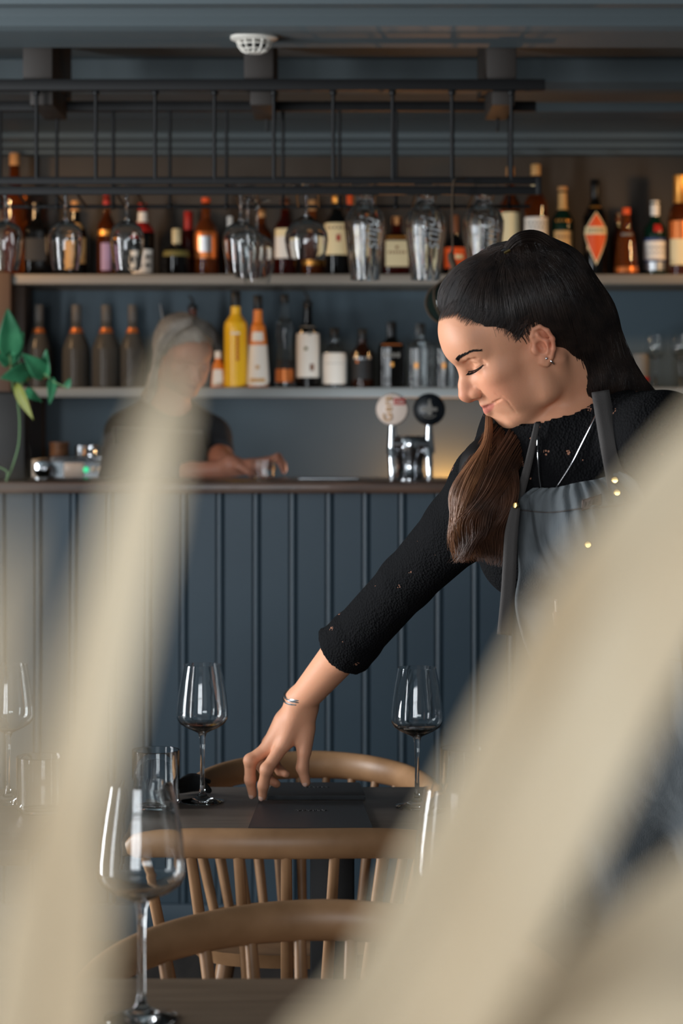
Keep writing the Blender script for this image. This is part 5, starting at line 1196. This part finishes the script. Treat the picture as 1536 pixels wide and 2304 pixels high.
# apron with a pale piped edge
al = crom([(254, 962), (258, 1010), (262, 1060), (266, 1100), (270, 1180), (272, 1300)], 40); ar = crom([(455, 972), (462, 1010), (470, 1060), (476, 1100), (482, 1180), (486, 1300)], 40)
pp_ = np.array([al[i]*(1-u)+ar[i]*u for i in range(40) for u in np.linspace(0, 1, 30)])
dd_ = surf(tee+bskin[:6], pp_, 6.3, 6.85).reshape(40, 30)
for i in range(40):
    ok = ~np.isnan(dd_[i]); dd_[i] = np.interp(np.arange(30), np.where(ok)[0], dd_[i][ok]) if ok.sum() > 3 else dd_[i-1]
for _ in range(14):
    q_ = np.pad(dd_, 1, mode='edge'); dd_ = (q_[:-2, 1:-1]+q_[2:, 1:-1]+q_[1:-1, :-2]+q_[1:-1, 2:]+2*dd_)/6
dd_ -= .02; pp_ = pp_.reshape(40, 30, 2)
BG = np.stack([(pp_[..., 0]-CX)*dd_/F, dd_, ZC-(pp_[..., 1]-HY)*dd_/F], -1)
solid(MB().grid(BG).build('apron', mat('black_apron', (36, 36, 37), .8), bt, angle=0), .003)
MB().tube(BG[:, 0]+[0, -.003, 0], .0022, 6).tube(BG[0]+[0, -.003, 0], .0016, 6).build('apron_piping', L['grey'], bt)
# hair: ash grey, combed back into a knot, long side strands
HASH = mat('ash_hair', (176, 167, 158), .45, c2=(120, 113, 107), nscale=26); HASHB = mat('ash_hair_base', (128, 121, 114), .6)
def hl2(P):
    q = H2.inv(P); f, a, u = q[..., 0], np.abs(q[..., 1]), q[..., 2]
    fh = np.where(u > 42, 30+(58-30)*np.clip((u-42)/46, 0, 1)**.9, np.interp(u, (-40, 4, 16, 26, 42), (-30, -20, -10, 26, 34)))
    return -(f-fh)*H2.k
sc2 = [H2.ell((-11, 0, 50), (106, 79, 83), 8), H2.ell((-40, 0, 20), (68, 72, 64), 20)]
h2 = sc2+[Func(hl2, H2.O-.2, H2.O+.2, .003, 's'), Cone(H2(-40, 60, 0), W(332, 890, 6.62), .030, .018, .02), Cone(W(350, 850, 6.62), W(335, 905, 6.60), .022, .010, .015)]
hb2 = sdf_mesh('hair', h2, axis(-.75, -.25, .005), axis(6.40, 6.80, .005), axis(1.38, 1.72, .005), HASHB, bt)
kn = H2(-90, 25, 70)
n = 420; a_ = []
for s in RNG.uniform(-74, 74, n):
    q = abs(s); u = np.interp(q, (0, 30, 45, 60, 66, 72), (82, 80, 70, 54, 36, 22)); f = np.interp(q, (0, 30, 45, 60, 66, 72), (76, 66, 60, 42, 34, 20)); a_.append(H2(f+RNG.uniform(-8, 3), s, u))
hair_tubes('hair_strands', hug(np.array(a_), kn+RNG.normal(0, .012, (n, 3)), sc2, ctr=H2(-10, 0, 40), k=16), .0012, HASH, hb2)
n = 300; a_ = np.array([H2(RNG.uniform(-40, 20), RNG.uniform(55, 76), RNG.uniform(20, 60)) for _ in range(n)]); b_ = np.array([W(335+RNG.uniform(-14, 14), 890+RNG.uniform(-25, 18), 6.60+RNG.uniform(-.02, .03)) for _ in range(n)])
hair_tubes('hair_strands', hug(a_, b_, h2[:2]+h2[3:], ctr=H2(-10, 0, 20), k=16), .0012, HASH, hb2)
hair_tubes('hair_strands', lock([(432, 722, 6.475), (392, 738, 6.47), (362, 782, 6.50), (350, 830, 6.54), (342, 880, 6.57)], (14, 30, 24, 18, 12), (.010, .010, .010, .012, .012), 420, .004, k=16), .0013, mat('lit_ash_hair', (186, 176, 166), .45, c2=(140, 132, 126), nscale=26), hb2)  # lit lock here, shaded one next: window light painted into the ash colour
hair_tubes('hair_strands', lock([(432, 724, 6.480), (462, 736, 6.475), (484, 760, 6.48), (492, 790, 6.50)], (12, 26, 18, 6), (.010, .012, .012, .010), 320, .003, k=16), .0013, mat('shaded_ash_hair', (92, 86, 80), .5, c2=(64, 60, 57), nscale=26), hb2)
MB().tube([W(366, 720, 6.60), W(360, 684, 6.58)], [.004, .0024], 8).build('hair_stick', L['silver'], bt)
MB().ball(W(364, 724, 6.585), .006, 12, 8).build('hair_clip', L['silver'], bt)
MB().ball(H2(0, 79, -20), (.006, .006, .010), 14, 10).build('earring', L['white'], bt)
# things under the busy hands: a mixing glass and a bar tool on the worktop
mg = W(590, 0, 6.18); o = MB().lathe([(0, 0), (.028, 0), (.031, .003), (.034, .05), (.0325, .05), (.0295, .005), (0, .004)], (mg[0], 6.20, 1.2195), 32).build('tumbler', M_GLASS); tag(o, 'short glass on the worktop under the bartender\'s hands', 'drinking glass')
o = MB().tube([W(672, 0, 6.0)*[1, 1, 0]+[0, 0, 1.2232], W(700, 0, 6.0)*[1, 1, 0]+[0, 0, 1.2232], W(806, 0, 6.0)*[1, 1, 0]+[0, 0, 1.2232]], [.0036, .0036, .003], 10).build('bar_spoon', M_STEEL); tag(o, 'thin steel bar spoon lying on the worktop left of the beer tap', 'bar spoon')

# =========================================================== DRIED LEAVES IN A FLOOR VASE, close to the lens
M_DRY = mat('dried_leaf', (226, 212, 186), .75, c2=(212, 192, 160), nscale=5, stretch=(6, 6, .7), bump=.15, bscale=200, transl=.35)
dv = thing('dried_leaf_arrangement', 'blurred beige dried leaves in a floor vase right in front of the viewer', 'dried plant', (-.135, .52, 0))
MB().lathe([(0, 0), (.075, 0), (.09, .01), (.11, .25), (.10, .55), (.06, .85), (.045, .96), (.055, 1.0), (.050, 1.0), (.040, .96), (.05, .84), (.03, .80), (0, .80)], (-.135, .52, .0005), 48).build('floor_vase', mat('vase_clay', (150, 140, 128), .7), dv)
root = np.array((-.135, .52, .97))
def dryleaf(pts, hw, tw=0.0, fold=.35, yaw=0.0):
    """pts (px, py, d) up the midrib, hw half widths in metres from base to tip"""
    C = crom([root+np.array((RNG.uniform(-.02, .02), RNG.uniform(-.02, .02), -.04))]+[root*.5+W(*pts[0])*.5]+[W(*p) for p in pts], 60)
    T = np.gradient(C, axis=0); T /= np.linalg.norm(T, axis=1)[:, None]
    w = np.interp(np.linspace(0, 1, 60), np.linspace(0, 1, len(hw)), hw); G = []
    for i in range(60):
        v = np.array((math.sin(yaw+tw*i/60), -math.cos(yaw+tw*i/60), 0)); s = np.cross(T[i], v); s /= np.linalg.norm(s); nn = np.cross(s, T[i])
        G.append([C[i]+s*w[i]*x+nn*(fold*w[i]*abs(x)+.04*w[i]*math.cos(x*14)) for x in np.linspace(-1, 1, 15)])
    solid(MB().grid(np.array(G)).build('leaf', M_DRY, dv, angle=0), .0007)
# left blade and its paler neighbour by the edge
dryleaf([(35, 2500, .46), (125, 2000, .45), (208, 1600, .45), (290, 1250, .45), (362, 960, .45), (415, 760, .46)], [.002, .004, .0074, .0080, .0080, .0076, .0066, .0040, .0004])
dryleaf([(72, 2700, .42), (132, 2300, .42), (176, 2000, .42), (206, 1750, .42)], [.002, .004, .007, .0078, .006, .0004], yaw=.2)
dryleaf([(-190, 2400, .24), (-140, 1900, .24), (-70, 1500, .24), (-10, 1150, .24)], [.002, .004, .006, .0055, .004, .0003])
# the right-hand bunch
dryleaf([(640, 2560, .52), (900, 2240, .50), (1115, 1830, .50), (1310, 1440, .50), (1510, 1080, .50), (1720, 780, .50)], [.002, .005, .012, .0135, .0145, .014, .0125, .007, .0005])
dryleaf([(760, 2620, .47), (1010, 2250, .45), (1230, 1850, .45), (1430, 1480, .45), (1640, 1130, .45), (1860, 850, .46)], [.002, .005, .010, .0115, .012, .011, .010, .006, .0005], yaw=-.15)
dryleaf([(820, 2760, .50), (1120, 2420, .48), (1380, 2180, .48), (1600, 1990, .48), (1860, 1800, .49)], [.002, .005, .011, .012, .012, .010, .0005], yaw=.1)
dryleaf([(600, 2760, .55), (900, 2520, .54), (1180, 2330, .54), (1450, 2200, .54), (1760, 2080, .55)], [.002, .005, .010, .011, .011, .009, .0005])
dryleaf([(900, 2900, .44), (1250, 2500, .43), (1500, 2300, .43), (1780, 2150, .44)], [.002, .005, .010, .010, .008, .0005], yaw=-.1)
